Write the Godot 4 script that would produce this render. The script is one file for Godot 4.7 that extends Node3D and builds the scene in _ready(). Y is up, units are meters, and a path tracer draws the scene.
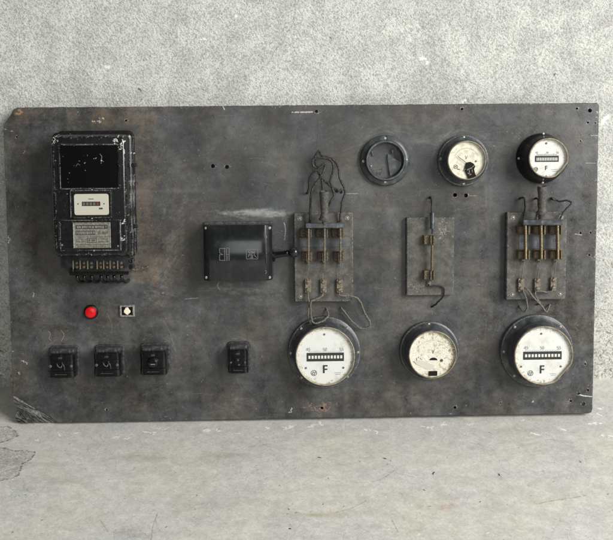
extends Node3D
# An old electrical switchboard leaning against a roughcast wall on a worn painted concrete floor.

const BW := 1.5          # board width
const BH := 0.8028       # board height
const TH := 0.03         # board thickness
const LEAN := 14.0       # degrees the board leans back
const FOC := 1000.0      # focal length used to read positions off the photograph
var board_at: Transform3D
var eye := Vector3(0.68302, 0.63591, 2.53919)   # camera in the board's own axes
var e_fwd := Vector3(0.02858528, -0.09715367, -0.99485881)
var e_right := Vector3(0.99953319, -0.00795848, 0.02949678)
var e_up: Vector3
var M := {}

# ------------------------------------------------------------------ mesh building
class MB:
	var v := PackedVector3Array()
	var n := PackedVector3Array()
	var xf := Transform3D()
	func tri(a: Vector3, b: Vector3, c: Vector3, na: Vector3, nb: Vector3, nc: Vector3):
		var g := (b - a).cross(c - a)
		if g.length_squared() < 1e-20: return
		if g.dot(na + nb + nc) > 0.0:
			v.append_array([xf * a, xf * c, xf * b]); n.append_array([xf.basis * na, xf.basis * nc, xf.basis * nb])
		else:
			v.append_array([xf * a, xf * b, xf * c]); n.append_array([xf.basis * na, xf.basis * nb, xf.basis * nc])

func loft(mb: MB, rings: Array, cap0 := true, cap1 := true, crease := 38.0):
	var nr := rings.size()
	var m: int = rings[0].size()
	var mid := Vector3.ZERO
	for r in rings:
		for p in r: mid += p
	mid /= nr * m
	var fn := []
	var vol := 0.0
	for i in nr - 1:
		var row := PackedVector3Array()
		for k in m:
			var a: Vector3 = rings[i][k]; var b: Vector3 = rings[i][(k + 1) % m]
			var c: Vector3 = rings[i + 1][(k + 1) % m]; var d: Vector3 = rings[i + 1][k]
			var g := (c - a).cross(d - b)
			vol += g.dot((a + b + c + d) * 0.25 - mid)
			row.append(g.normalized())
		fn.append(row)
	var caps := []
	for e in [[0, cap0, 1], [nr - 1, cap1, -1]]:
		if e[1]:
			var r: PackedVector3Array = rings[e[0]]
			var c := Vector3.ZERO
			for p in r: c += p
			c /= m
			var g := Vector3.ZERO
			for k in m: g += (r[k] - c).cross(r[(k + 1) % m] - c)
			g *= -float(e[2])
			vol += g.dot(c - mid)
			caps.append([r, c, g.normalized()])
	var s := 1.0 if vol >= 0.0 else -1.0
	var lim := cos(deg_to_rad(crease))
	for i in nr - 1:
		for k in m:
			var f: Vector3 = fn[i][k]
			if f == Vector3.ZERO: continue
			var ns := []
			for q in [[i, k], [i, k + 1], [i + 1, k + 1], [i + 1, k]]:
				var acc := Vector3.ZERO
				for di in [-1, 0]:
					var ii: int = q[0] + di
					if ii < 0 or ii >= nr - 1: continue
					for dk in [-1, 0]:
						var o: Vector3 = fn[ii][posmod(q[1] + dk, m)]
						if o.dot(f) > lim: acc += o
				ns.append(acc.normalized() * s)
			var a: Vector3 = rings[i][k]; var b: Vector3 = rings[i][(k + 1) % m]
			var c: Vector3 = rings[i + 1][(k + 1) % m]; var d: Vector3 = rings[i + 1][k]
			mb.tri(a, b, c, ns[0], ns[1], ns[2])
			mb.tri(a, c, d, ns[0], ns[2], ns[3])
	for cp in caps:
		var nn: Vector3 = cp[2] * s
		for k in m: mb.tri(cp[1], cp[0][k], cp[0][(k + 1) % m], nn, nn, nn)

func circ(r: float, z: float, seg := 40, cx := 0.0, cy := 0.0, chord := 9.0, chord_ang := -0.72) -> PackedVector3Array:
	# a circle; with chord (a distance) its lower right is cut straight
	var out := PackedVector3Array()
	for k in seg:
		var a := TAU * k / seg
		var q := r
		var c := cos(a - chord_ang)
		if c > 0.0 and chord < 5.0: q = minf(r, chord / c)
		out.append(Vector3(cx + q * cos(a), cy + q * sin(a), z))
	return out

func rrect(w: float, h: float, r: float, z: float, cx := 0.0, cy := 0.0, seg := 4) -> PackedVector3Array:
	r = clampf(r, 0.0002, minf(w, h) * 0.499)
	var out := PackedVector3Array()
	for q in 4:
		var sx: float = [1, -1, -1, 1][q]; var sy: float = [1, 1, -1, -1][q]
		for k in seg + 1:
			var a := (q + float(k) / seg) * PI / 2
			out.append(Vector3(cx + sx * (w / 2 - r) + r * cos(a), cy + sy * (h / 2 - r) + r * sin(a), z))
	return out

func lathe(mb: MB, prof: Array, seg := 40, cx := 0.0, cy := 0.0, cap0 := true, cap1 := true, chord := 0.0):
	var rings := []
	for p in prof: rings.append(circ(p[0], p[1], seg, cx, cy, (p[0] - chord) if chord > 0.0 else 9.0))
	loft(mb, rings, cap0, cap1)

func block(mb: MB, cx: float, cy: float, z0: float, w: float, h: float, d: float, r := 0.001, c := 0.0008):
	loft(mb, [rrect(w, h, r, z0, cx, cy, 2), rrect(w, h, r, z0 + d - c, cx, cy, 2), rrect(w - 2 * c, h - 2 * c, r - c, z0 + d, cx, cy, 2)])

func frame_ring(mb: MB, cx: float, cy: float, z0: float, z1: float, w: float, h: float, r: float, t: float):
	var b := t * 0.3
	loft(mb, [rrect(w, h, r, z0, cx, cy), rrect(w, h, r, z1 - b, cx, cy), rrect(w - 2 * b, h - 2 * b, r - b, z1, cx, cy), rrect(w - 2 * t + 2 * b, h - 2 * t + 2 * b, r - t + b, z1, cx, cy), rrect(w - 2 * t, h - 2 * t, r - t, z1 - b, cx, cy), rrect(w - 2 * t, h - 2 * t, r - t, z0, cx, cy)], false, false)

func tube(mb: MB, pts: Array, r: float, seg := 8, sub := 5, jitter := 0.0):
	var path := PackedVector3Array()
	for i in pts.size() - 1:
		var p0: Vector3 = pts[maxi(i - 1, 0)]; var p1: Vector3 = pts[i]; var p2: Vector3 = pts[i + 1]; var p3: Vector3 = pts[mini(i + 2, pts.size() - 1)]
		for s in sub: path.append(p1.cubic_interpolate(p2, p0, p3, float(s) / sub))
	path.append(pts[-1])
	if jitter > 0.0:
		var rj := RandomNumberGenerator.new(); rj.seed = path.size() * 31 + int(pts[0].x * 10000)
		for i in range(2, path.size() - 2): path[i] += Vector3(rj.randf_range(-1, 1), rj.randf_range(-1, 1), rj.randf_range(-0.4, 0.4)) * jitter
	var rings := []
	var side := Vector3.ZERO
	for i in path.size():
		var t := (path[mini(i + 1, path.size() - 1)] - path[maxi(i - 1, 0)]).normalized()
		if side == Vector3.ZERO: side = t.cross(Vector3(0.31, 0.2, 0.93)).normalized()
		side = (side - t * side.dot(t)).normalized()
		var up := t.cross(side)
		var ring := PackedVector3Array()
		for k in seg:
			var a := TAU * k / seg
			ring.append(path[i] + (side * cos(a) + up * sin(a)) * r)
		rings.append(ring)
	loft(mb, rings, true, true, 80.0)

func screw(mb: MB, x: float, y: float, z: float, r: float, slot_ang := 0.6):
	lathe(mb, [[r, z - 0.001], [r, z + r * 0.35], [r * 0.75, z + r * 0.7], [r * 0.3, z + r * 0.8]], 14, x, y)

func put(mb: MB, called: String, mat: Material, parent: Node, uv := Rect2(0, 0, 1, 1)) -> MeshInstance3D:
	var arr := []
	arr.resize(Mesh.ARRAY_MAX)
	arr[Mesh.ARRAY_VERTEX] = mb.v
	arr[Mesh.ARRAY_NORMAL] = mb.n
	var t := PackedVector2Array()
	t.resize(mb.v.size())
	for i in mb.v.size():
		t[i] = Vector2((mb.v[i].x - uv.position.x) / uv.size.x, 1.0 - (mb.v[i].y - uv.position.y) / uv.size.y)
	arr[Mesh.ARRAY_TEX_UV] = t
	var am := ArrayMesh.new()
	am.add_surface_from_arrays(Mesh.PRIMITIVE_TRIANGLES, arr)
	var o := MeshInstance3D.new()
	o.mesh = am
	o.name = called
	o.material_override = mat
	o.cast_shadow = GeometryInstance3D.SHADOW_CASTING_SETTING_ON
	parent.add_child(o, true)
	return o

func letters(txt: String, size: float, at_: Vector3, mat: Material, parent: Node, bold := false, called := "lettering"):
	var tm := TextMesh.new()
	var f := SystemFont.new()
	f.font_names = PackedStringArray(["Droid Sans"])
	if bold: f.font_weight = 700
	tm.font = f
	tm.text = txt
	tm.font_size = 64
	tm.pixel_size = size / 46.0
	tm.depth = 0.0005
	tm.curve_step = 1.0
	var o := MeshInstance3D.new()
	o.mesh = tm
	o.name = called
	o.position = at_
	o.material_override = mat
	parent.add_child(o, true)
	return o

# ------------------------------------------------------------------ placing
func at(px: float, py: float, z := 0.0) -> Vector3:
	# the point at height z above the board's face that stands at photograph position (px, py)
	var d := e_fwd + e_right * ((px - 306.5) / FOC) - e_up * ((py - 270.0) / FOC)
	return eye + d * ((z - eye.z) / d.z)

func on_floor(px: float, py: float) -> Vector3:
	var o := board_at * eye
	var d := board_at.basis * (e_fwd + e_right * ((px - 306.5) / FOC) - e_up * ((py - 270.0) / FOC))
	return o - d * (o.y / d.y)

func thing(called: String, label: String, category: String, px: float, py: float, group := "", z := 0.0) -> Node3D:
	var o := Node3D.new()
	o.name = called
	add_child(o, true)
	var p := at(px, py, z)
	p.z = 0.0
	o.transform = board_at * Transform3D(Basis(), p)
	o.set_meta("label", label)
	o.set_meta("category", category)
	o.set_meta("at", p)
	if group: o.set_meta("group", group)
	return o

func loc(o: Node3D, px: float, py: float, z: float) -> Vector3:
	var p := at(px, py, z)
	var q: Vector3 = o.get_meta("at")
	return p - q

# ------------------------------------------------------------------ textures
func noise(w: int, h: int, seed_: int, freq: float, oct := 4, type := FastNoiseLite.TYPE_SIMPLEX_SMOOTH, sx := 1, sy := 1, gain := 0.5) -> PackedByteArray:
	var f := FastNoiseLite.new()
	f.seed = seed_
	f.noise_type = type
	f.frequency = freq
	f.fractal_octaves = oct
	f.fractal_gain = gain
	if oct <= 1: f.fractal_type = FastNoiseLite.FRACTAL_NONE
	var im := f.get_image(maxi(2, w / sx), maxi(2, h / sy))
	if sx > 1 or sy > 1: im.resize(w, h, Image.INTERPOLATE_CUBIC)
	return im.get_data()

func grit_noise(w: int, h: int, seed_: int, weights: Array) -> PackedByteArray:
	# irregular grain: white noise at several grain sizes laid over each other
	var acc := PackedFloat32Array(); acc.resize(w * h)
	var total := 0.0
	for k in weights.size():
		var d := noise(w, h, seed_ + k * 17, 1.37, 1, FastNoiseLite.TYPE_VALUE, 1 << k, 1 << k)
		var wt: float = weights[k] / 255.0
		total += weights[k]
		for i in w * h: acc[i] += d[i] * wt
	var out := PackedByteArray(); out.resize(w * h)
	for i in w * h: out[i] = clampi(int((0.5 + (acc[i] / total - 0.5) * 1.7) * 255.0), 0, 255)
	return out

func tex(im: Image) -> ImageTexture:
	return ImageTexture.create_from_image(im)

func blend_px(im: Image, x: int, y: int, c: Color, a: float):
	if x < 0 or y < 0 or x >= im.get_width() or y >= im.get_height(): return
	im.set_pixel(x, y, im.get_pixel(x, y).lerp(c, a))

func stroke(im: Image, pts: Array, wid: float, c: Color, a := 1.0, rng: RandomNumberGenerator = null, ragged := 0.0):
	for i in pts.size() - 1:
		var p: Vector2 = pts[i]; var q: Vector2 = pts[i + 1]
		var n := maxi(1, int(p.distance_to(q) / maxf(0.7, wid * 0.5)))
		for k in n + 1:
			var m := p.lerp(q, float(k) / n)
			var r := wid * 0.5
			if rng and ragged > 0.0:
				if rng.randf() < ragged * 0.35: continue
				r *= 1.0 + rng.randf_range(-ragged, ragged)
				m += Vector2(rng.randf_range(-1, 1), rng.randf_range(-1, 1)) * ragged * wid * 0.4
			for y in range(int(m.y - r - 1), int(m.y + r + 2)):
				for x in range(int(m.x - r - 1), int(m.x + r + 2)):
					var cov := clampf(r + 0.5 - Vector2(x + 0.5, y + 0.5).distance_to(m), 0.0, 1.0)
					if cov > 0.0: blend_px(im, x, y, c, cov * a)

func curved(pts: Array) -> Array:
	var out := []
	for i in pts.size() - 1:
		var p0: Vector2 = pts[maxi(i - 1, 0)]; var p1: Vector2 = pts[i]; var p2: Vector2 = pts[i + 1]; var p3: Vector2 = pts[mini(i + 2, pts.size() - 1)]
		for s in 6: out.append(p1.cubic_interpolate(p2, p0, p3, s / 6.0))
	out.append(pts[-1])
	return out

func fleck(im: Image, x: float, y: float, size: float, c: Color, a: float, rng: RandomNumberGenerator):
	var p := Vector2(x, y)
	var dir := rng.randf() * TAU
	var pts := [p]
	for k in rng.randi_range(1, 4):
		dir += rng.randf_range(-1.1, 1.1)
		p += Vector2(cos(dir), sin(dir)) * size * rng.randf_range(0.3, 1.0)
		pts.append(p)
	stroke(im, pts, size * rng.randf_range(0.35, 0.9), c, a, rng, 0.5)

func ramp_tex(size: int, seed_: int, freq: float, stops: Array, cols: Array, oct := 5, fine := 0.12) -> ImageTexture:
	var g := Gradient.new()
	g.offsets = PackedFloat32Array(stops)
	g.colors = PackedColorArray(cols)
	var lut := []
	for i in 256: lut.append(g.sample(i / 255.0))
	var a := noise(size, size, seed_, freq, oct)
	var b := noise(size, size, seed_ + 7, 0.35, 2)
	var d := PackedByteArray()
	d.resize(size * size * 3)
	for i in size * size:
		var c: Color = lut[a[i]]
		var k := 1.0 + (b[i] / 255.0 - 0.5) * 2.0 * fine
		d[i * 3] = clampi(int(c.r * k * 255), 0, 255)
		d[i * 3 + 1] = clampi(int(c.g * k * 255), 0, 255)
		d[i * 3 + 2] = clampi(int(c.b * k * 255), 0, 255)
	return tex(Image.create_from_data(size, size, false, Image.FORMAT_RGB8, d))

func mat(col: Color, rough := 0.6, metal := 0.0) -> StandardMaterial3D:
	var m := StandardMaterial3D.new()
	m.albedo_color = col
	m.roughness = rough
	m.metallic = metal
	return m

func tri_mat(t: Texture2D, scale: float, rough := 0.6, metal := 0.0, bump := 0.0) -> StandardMaterial3D:
	var m := mat(Color.WHITE, rough, metal)
	m.albedo_texture = t
	m.uv1_triplanar = true
	m.uv1_scale = Vector3(scale, scale, scale)
	if bump > 0.0:
		m.heightmap_enabled = true
		m.heightmap_texture = t
		m.heightmap_scale = bump
	return m

func grey(v: float, warm := 0.0) -> Color:
	return Color(v + warm, v, v - warm)

# ------------------------------------------------------------------ main
func _ready():
	e_up = e_right.cross(e_fwd)
	var l := deg_to_rad(LEAN)
	board_at = Transform3D(Basis(Vector3.RIGHT, -l), Vector3(-BW / 2, TH * sin(l), 0))
	# camera
	var cam := Camera3D.new()
	cam.name = "camera"
	cam.fov = rad_to_deg(2 * atan(270.0 / FOC))
	cam.near = 0.05
	cam.far = 60.0
	cam.transform = board_at * Transform3D(Basis(e_right, e_up, -e_fwd).orthonormalized(), eye)
	add_child(cam)
	cam.current = true
	# light: soft daylight from a wide opening high on the right, dim light from the rest of the place
	var env := Environment.new()
	env.background_mode = Environment.BG_COLOR
	env.background_color = Color(0.27, 0.265, 0.255)
	env.background_energy_multiplier = 1.0
	env.tonemap_mode = Environment.TONE_MAPPER_LINEAR
	env.tonemap_exposure = 1.0
	env.sdfgi_enabled = true
	env.ssao_enabled = true
	env.ssil_enabled = true
	var we := WorldEnvironment.new()
	we.name = "environment"
	we.environment = env
	add_child(we)
	var al := AreaLight3D.new()
	al.name = "daylight_opening"
	al.area_size = Vector2(3.2, 4.2)
	al.area_normalize_energy = true
	al.light_energy = 67.0
	al.light_color = Color(1.0, 0.995, 0.98)
	al.shadow_enabled = true
	al.area_range = 30.0
	add_child(al)
	al.look_at_from_position(Vector3(4.5, 3.7, 3.9), Vector3(0, 0.5, 0), Vector3.UP)

	# a second, smaller opening behind and above the camera, which the glossy parts mirror
	var al2 := AreaLight3D.new()
	al2.name = "daylight_opening_behind"
	al2.area_size = Vector2(2.3, 2.6)
	al2.area_normalize_energy = true
	al2.light_energy = 5.8
	al2.light_color = Color(0.98, 1.0, 1.0)
	al2.shadow_enabled = true
	al2.area_range = 30.0
	add_child(al2)
	al2.look_at_from_position(Vector3(0.3, 2.7, 6.0), Vector3(0, 0.5, 0), Vector3.UP)

	make_materials()
	make_wall()
	make_floor()
	make_board()
	make_electricity_meter()
	make_lamp_and_push()
	make_fuse_holders()
	make_lever_switch()
	make_knife_switches()
	make_link_fuse()
	make_empty_case()
	make_meters()

func make_materials():
	M.black = tri_mat(ramp_tex(256, 3, 0.025, [0.0, 0.45, 0.8, 1.0], [Color(0.07, 0.075, 0.085), Color(0.105, 0.11, 0.12), Color(0.17, 0.175, 0.185), Color(0.31, 0.31, 0.30)], 5, 0.2), 7.0, 0.27)
	M.flange = tri_mat(ramp_tex(256, 5, 0.025, [0.0, 0.4, 0.75, 1.0], [Color(0.14, 0.15, 0.155), Color(0.22, 0.235, 0.245), Color(0.31, 0.325, 0.335), Color(0.50, 0.49, 0.47)], 6, 0.25), 7.0, 0.32)
	M.rim = tri_mat(ramp_tex(256, 6, 0.03, [0.0, 0.42, 0.55, 1.0], [Color(0.20, 0.21, 0.22), Color(0.27, 0.28, 0.29), Color(0.35, 0.355, 0.355), Color(0.56, 0.55, 0.53)], 6, 0.2), 22.0, 0.35)
	M.jet = tri_mat(ramp_tex(128, 8, 0.03, [0.0, 0.6, 1.0], [Color(0.045, 0.047, 0.055), Color(0.07, 0.072, 0.08), Color(0.14, 0.14, 0.14)]), 9.0, 0.2)
	M.gloss = tri_mat(ramp_tex(256, 9, 0.02, [0.0, 0.6, 1.0], [Color(0.085, 0.095, 0.10), Color(0.12, 0.13, 0.135), Color(0.20, 0.205, 0.205)], 5, 0.12), 6.0, 0.16)
	M.bakelite = tri_mat(ramp_tex(256, 10, 0.03, [0.0, 0.5, 0.85, 1.0], [Color(0.045, 0.045, 0.05), Color(0.07, 0.07, 0.075), Color(0.10, 0.10, 0.105), Color(0.22, 0.22, 0.215)], 5, 0.15), 12.0, 0.18)
	M.dusty = tri_mat(ramp_tex(256, 11, 0.03, [0.0, 0.5, 0.85, 1.0], [Color(0.14, 0.14, 0.145), Color(0.22, 0.22, 0.225), Color(0.36, 0.36, 0.36), Color(0.58, 0.57, 0.55)], 5, 0.2), 12.0, 0.4)
	M.handle = tri_mat(ramp_tex(256, 12, 0.03, [0.0, 0.45, 0.8, 1.0], [Color(0.17, 0.16, 0.15), Color(0.28, 0.27, 0.255), Color(0.38, 0.37, 0.345), Color(0.52, 0.50, 0.46)], 6, 0.3), 16.0, 0.6)
	M.slate = tri_mat(ramp_tex(512, 14, 0.02, [0.0, 0.35, 0.6, 0.85, 1.0], [Color(0.25, 0.25, 0.245), Color(0.33, 0.335, 0.33), Color(0.38, 0.38, 0.37), Color(0.44, 0.43, 0.40), Color(0.60, 0.58, 0.54)], 6, 0.3), 5.0, 0.6)
	M.slate_blue = tri_mat(ramp_tex(256, 15, 0.02, [0.0, 0.5, 1.0], [Color(0.22, 0.23, 0.245), Color(0.29, 0.305, 0.32), Color(0.40, 0.41, 0.41)], 5, 0.3), 5.0, 0.5)
	for k in 3: M["plate%d" % k] = plate_mat(700 + k * 13, k)
	M.rust = tri_mat(ramp_tex(256, 18, 0.04, [0.0, 0.35, 0.65, 1.0], [Color(0.16, 0.135, 0.11), Color(0.27, 0.23, 0.19), Color(0.40, 0.355, 0.30), Color(0.58, 0.55, 0.49)], 5, 0.25), 25.0, 0.8, 0.0)
	M.brass = tri_mat(ramp_tex(256, 19, 0.04, [0.0, 0.35, 0.7, 1.0], [Color(0.19, 0.165, 0.125), Color(0.31, 0.275, 0.21), Color(0.45, 0.405, 0.32), Color(0.66, 0.61, 0.51)], 5, 0.2), 25.0, 0.5, 0.3)
	M.blade = tri_mat(ramp_tex(256, 29, 0.04, [0.0, 0.35, 0.7, 1.0], [Color(0.33, 0.28, 0.20), Color(0.50, 0.44, 0.33), Color(0.62, 0.56, 0.43), Color(0.76, 0.71, 0.58)], 5, 0.2), 20.0, 0.45, 0.3)
	M.terminal = tri_mat(ramp_tex(128, 20, 0.05, [0.0, 0.4, 0.8, 1.0], [Color(0.25, 0.225, 0.185), Color(0.42, 0.385, 0.33), Color(0.55, 0.52, 0.455), Color(0.70, 0.67, 0.61)], 4, 0.25), 30.0, 0.6, 0.35)
	M.wire = tri_mat(ramp_tex(128, 21, 0.05, [0.0, 0.5, 1.0], [Color(0.10, 0.095, 0.085), Color(0.19, 0.18, 0.165), Color(0.44, 0.42, 0.38)], 4, 0.2), 30.0, 0.75)
	M.wire_pale = tri_mat(ramp_tex(128, 22, 0.05, [0.0, 0.5, 1.0], [Color(0.24, 0.225, 0.20), Color(0.39, 0.37, 0.34), Color(0.58, 0.56, 0.51)], 4, 0.2), 30.0, 0.75)
	M.wire_dark = mat(Color(0.09, 0.09, 0.09), 0.5)
	M.steel = tri_mat(ramp_tex(128, 23, 0.04, [0.0, 0.5, 1.0], [Color(0.42, 0.40, 0.37), Color(0.60, 0.59, 0.56), Color(0.76, 0.75, 0.72)], 4, 0.15), 25.0, 0.45, 0.6)
	M.bezel = tri_mat(ramp_tex(128, 24, 0.03, [0.0, 0.5, 1.0], [Color(0.42, 0.38, 0.31), Color(0.62, 0.58, 0.50), Color(0.78, 0.75, 0.68)], 4, 0.15), 14.0, 0.45, 0.25)
	M.dial = tri_mat(ramp_tex(256, 25, 0.012, [0.0, 0.5, 0.85, 1.0], [Color(0.85, 0.86, 0.83), Color(0.885, 0.895, 0.875), Color(0.905, 0.91, 0.895), Color(0.92, 0.925, 0.91)], 4, 0.015), 5.0, 0.55)
	M.ink = mat(Color(0.07, 0.07, 0.07), 0.6)
	M.ink_pale = mat(Color(0.48, 0.49, 0.47), 0.7)
	M.reed = mat(Color(0.88, 0.88, 0.84), 0.5)
	M.hole = mat(Color(0.03, 0.03, 0.03), 0.9)
	M.white_print = mat(Color(0.43, 0.44, 0.43), 0.6)
	var g := mat(Color(1, 1, 1, 0.008), 0.02)
	g.transparency = BaseMaterial3D.TRANSPARENCY_ALPHA
	M.glass = g

func plate_mat(seed_: int, kind: int) -> StandardMaterial3D:
	# grey slate with edges pale from wear and painted highlights, scuffs and rust stains where the contacts sit
	var W := 384; var H := 576
	var a := noise(W, H, seed_, 0.012, 5); var b := noise(W, H, seed_ + 1, 0.05, 4); var c := noise(W, H, seed_ + 2, 0.3, 2)
	var im := Image.create_empty(W, H, false, Image.FORMAT_RGB8)
	for y in H:
		for x in W:
			var i := y * W + x
			var v := 0.295 + (a[i] / 255.0 - 0.5) * 0.16 + (b[i] / 255.0 - 0.5) * 0.07 + (c[i] / 255.0 - 0.5) * 0.04
			im.set_pixel(x, y, Color(v + 0.012, v + 0.005, v - 0.016))
	var rng := RandomNumberGenerator.new(); rng.seed = seed_
	for k in 260:
		fleck(im, rng.randf() * W, rng.randf() * H, rng.randf_range(3, 12), grey(rng.randf_range(0.38, 0.50), 0.012), rng.randf_range(0.05, 0.25), rng)
	for k in 120:
		fleck(im, rng.randf() * W, rng.randf() * H, rng.randf_range(2, 8), grey(0.2), rng.randf_range(0.15, 0.4), rng)
	for k in 430:
		var s := rng.randi_range(0, 3)
		var d := absf(rng.randfn()) * 5.0
		var p := Vector2(rng.randf() * W, d) if s == 0 else (Vector2(rng.randf() * W, H - d) if s == 1 else (Vector2(d, rng.randf() * H) if s == 2 else Vector2(W - d, rng.randf() * H)))
		fleck(im, p.x, p.y, rng.randf_range(2, 6), grey(rng.randf_range(0.42, 0.60), 0.015), 0.4, rng)
	if kind < 2:
		for col in 3:
			for row in [0.50, 0.82]:
				for k in 70:
					fleck(im, W * (0.24 + 0.26 * col) + rng.randfn() * 16, H * row + rng.randfn() * 26, rng.randf_range(3, 9), Color(0.36, 0.31, 0.25), 0.3 if kind == 0 else 0.15, rng)
	else:
		for k in 90: fleck(im, W * 0.76 + rng.randfn() * 22, H * 0.16 + rng.randfn() * 45, rng.randf_range(3, 10), Color(0.58, 0.55, 0.50), 0.4, rng)
		for k in 60: fleck(im, W * 0.2 + rng.randfn() * 60, H * 0.9 + rng.randfn() * 22, rng.randf_range(3, 9), Color(0.55, 0.53, 0.49), 0.35, rng)
	var m := mat(Color.WHITE, 0.62)
	m.albedo_texture = tex(im)
	return m

# ------------------------------------------------------------------ setting
func make_wall():
	var W := 2048; var H := 1536          # covers 2.2 m x 1.65 m, then repeats
	var grain := grit_noise(W, H, 101, [0.5, 1.0, 0.55, 0.15, 0.1])
	var grit := grit_noise(W, H, 151, [0.8, 0.6])
	var patch := noise(W, H, 103, 0.006, 5)
	var patch2 := noise(W, H, 104, 0.012, 7, FastNoiseLite.TYPE_SIMPLEX_SMOOTH, 1, 1, 0.7)
	var runs := noise(W, H, 105, 0.012, 4, FastNoiseLite.TYPE_SIMPLEX_SMOOTH, 1, 6)
	var pd := PackedByteArray(); pd.resize(W * H * 3)
	var hd := PackedByteArray(); hd.resize(W * H)
	for i in W * H:
		var g := grain[i] / 255.0
		var f := grit[i] / 255.0
		var p := patch[i] / 255.0
		var q := patch2[i] / 255.0
		var r := runs[i] / 255.0
		# how far the white lime coat still stands on the grey render in this place
		var cover := smoothstep(0.15, 0.75, p * 0.35 + q * 0.35 + r * 0.30)
		var t := smoothstep(0.18 - 0.06 * cover, 0.74 - 0.06 * cover, g * 0.75 + f * 0.25)
		var v := lerpf(0.61, 0.82, t * (0.78 + 0.22 * cover)) + (f - 0.5) * 0.06 + (cover - 0.5) * 0.035 + (q - 0.5) * 0.03
		pd[i * 3] = clampi(int((v + 0.003) * 255), 0, 255)
		pd[i * 3 + 1] = clampi(int((v + 0.005) * 255), 0, 255)
		pd[i * 3 + 2] = clampi(int((v - 0.014 + 0.006 * (1.0 - cover)) * 255), 0, 255)
		hd[i] = clampi(int((g * 0.8 + f * 0.2) * 255), 0, 255)
	var im := Image.create_from_data(W, H, false, Image.FORMAT_RGB8, pd)
	var rng := RandomNumberGenerator.new(); rng.seed = 11
	for k in 60: fleck(im, rng.randf() * W, rng.randf() * H, rng.randf_range(4, 9), Color(0.95, 0.95, 0.92), 0.8, rng)
	for k in 26: fleck(im, rng.randf() * W, rng.randf() * H, rng.randf_range(2, 6), Color(0.40, 0.39, 0.36), 0.7, rng)
	for k in 90:   # trowel drags and thin lime runs
		var p := Vector2(rng.randf() * W, rng.randf() * H)
		var a := rng.randfn() * 0.25 + (PI / 2 if rng.randf() < 0.6 else 0.3)
		stroke(im, [p, p + Vector2(cos(a), sin(a)) * rng.randf_range(40, 220)], rng.randf_range(4, 26), grey(0.86 if rng.randf() < 0.6 else 0.58, 0.004), rng.randf_range(0.02, 0.07), rng, 0.8)
	for k in 5200:   # brown flecks, dense near the floor, thinning upwards
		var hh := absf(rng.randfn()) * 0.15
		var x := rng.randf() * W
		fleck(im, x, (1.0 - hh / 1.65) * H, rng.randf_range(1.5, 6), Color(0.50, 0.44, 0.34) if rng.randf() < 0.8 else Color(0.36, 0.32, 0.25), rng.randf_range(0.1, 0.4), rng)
	for k in 7:   # hair cracks in the render
		var p := Vector2(rng.randf() * W, rng.randf() * H)
		var pts := [p]
		var dir := rng.randf_range(-0.5, 0.5)
		for s in 22:
			dir += rng.randf_range(-0.5, 0.5)
			p += Vector2(cos(dir), sin(dir)) * 9
			pts.append(p)
		stroke(im, pts, 1.6, Color(0.50, 0.49, 0.46), 0.3, rng, 0.6)
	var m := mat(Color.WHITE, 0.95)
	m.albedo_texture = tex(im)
	m.heightmap_enabled = true
	m.heightmap_texture = tex(Image.create_from_data(W, H, false, Image.FORMAT_L8, hd))
	m.heightmap_scale = 0.16
	var zw := -(BH * sin(deg_to_rad(LEAN)) + TH * cos(deg_to_rad(LEAN))) - 0.004
	var mb := MB.new()
	var w := 6.6; var h := 4.4
	var base := Transform3D(Basis(), Vector3(0, h / 2 - 0.05, zw))
	loft(mb, [rrect(w, h, 0.001, -0.15, 0, 0, 1), rrect(w, h, 0.001, 0, 0, 0, 1)])
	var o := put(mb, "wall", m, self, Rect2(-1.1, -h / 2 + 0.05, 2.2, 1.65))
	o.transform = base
	o.set_meta("kind", "structure")

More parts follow.
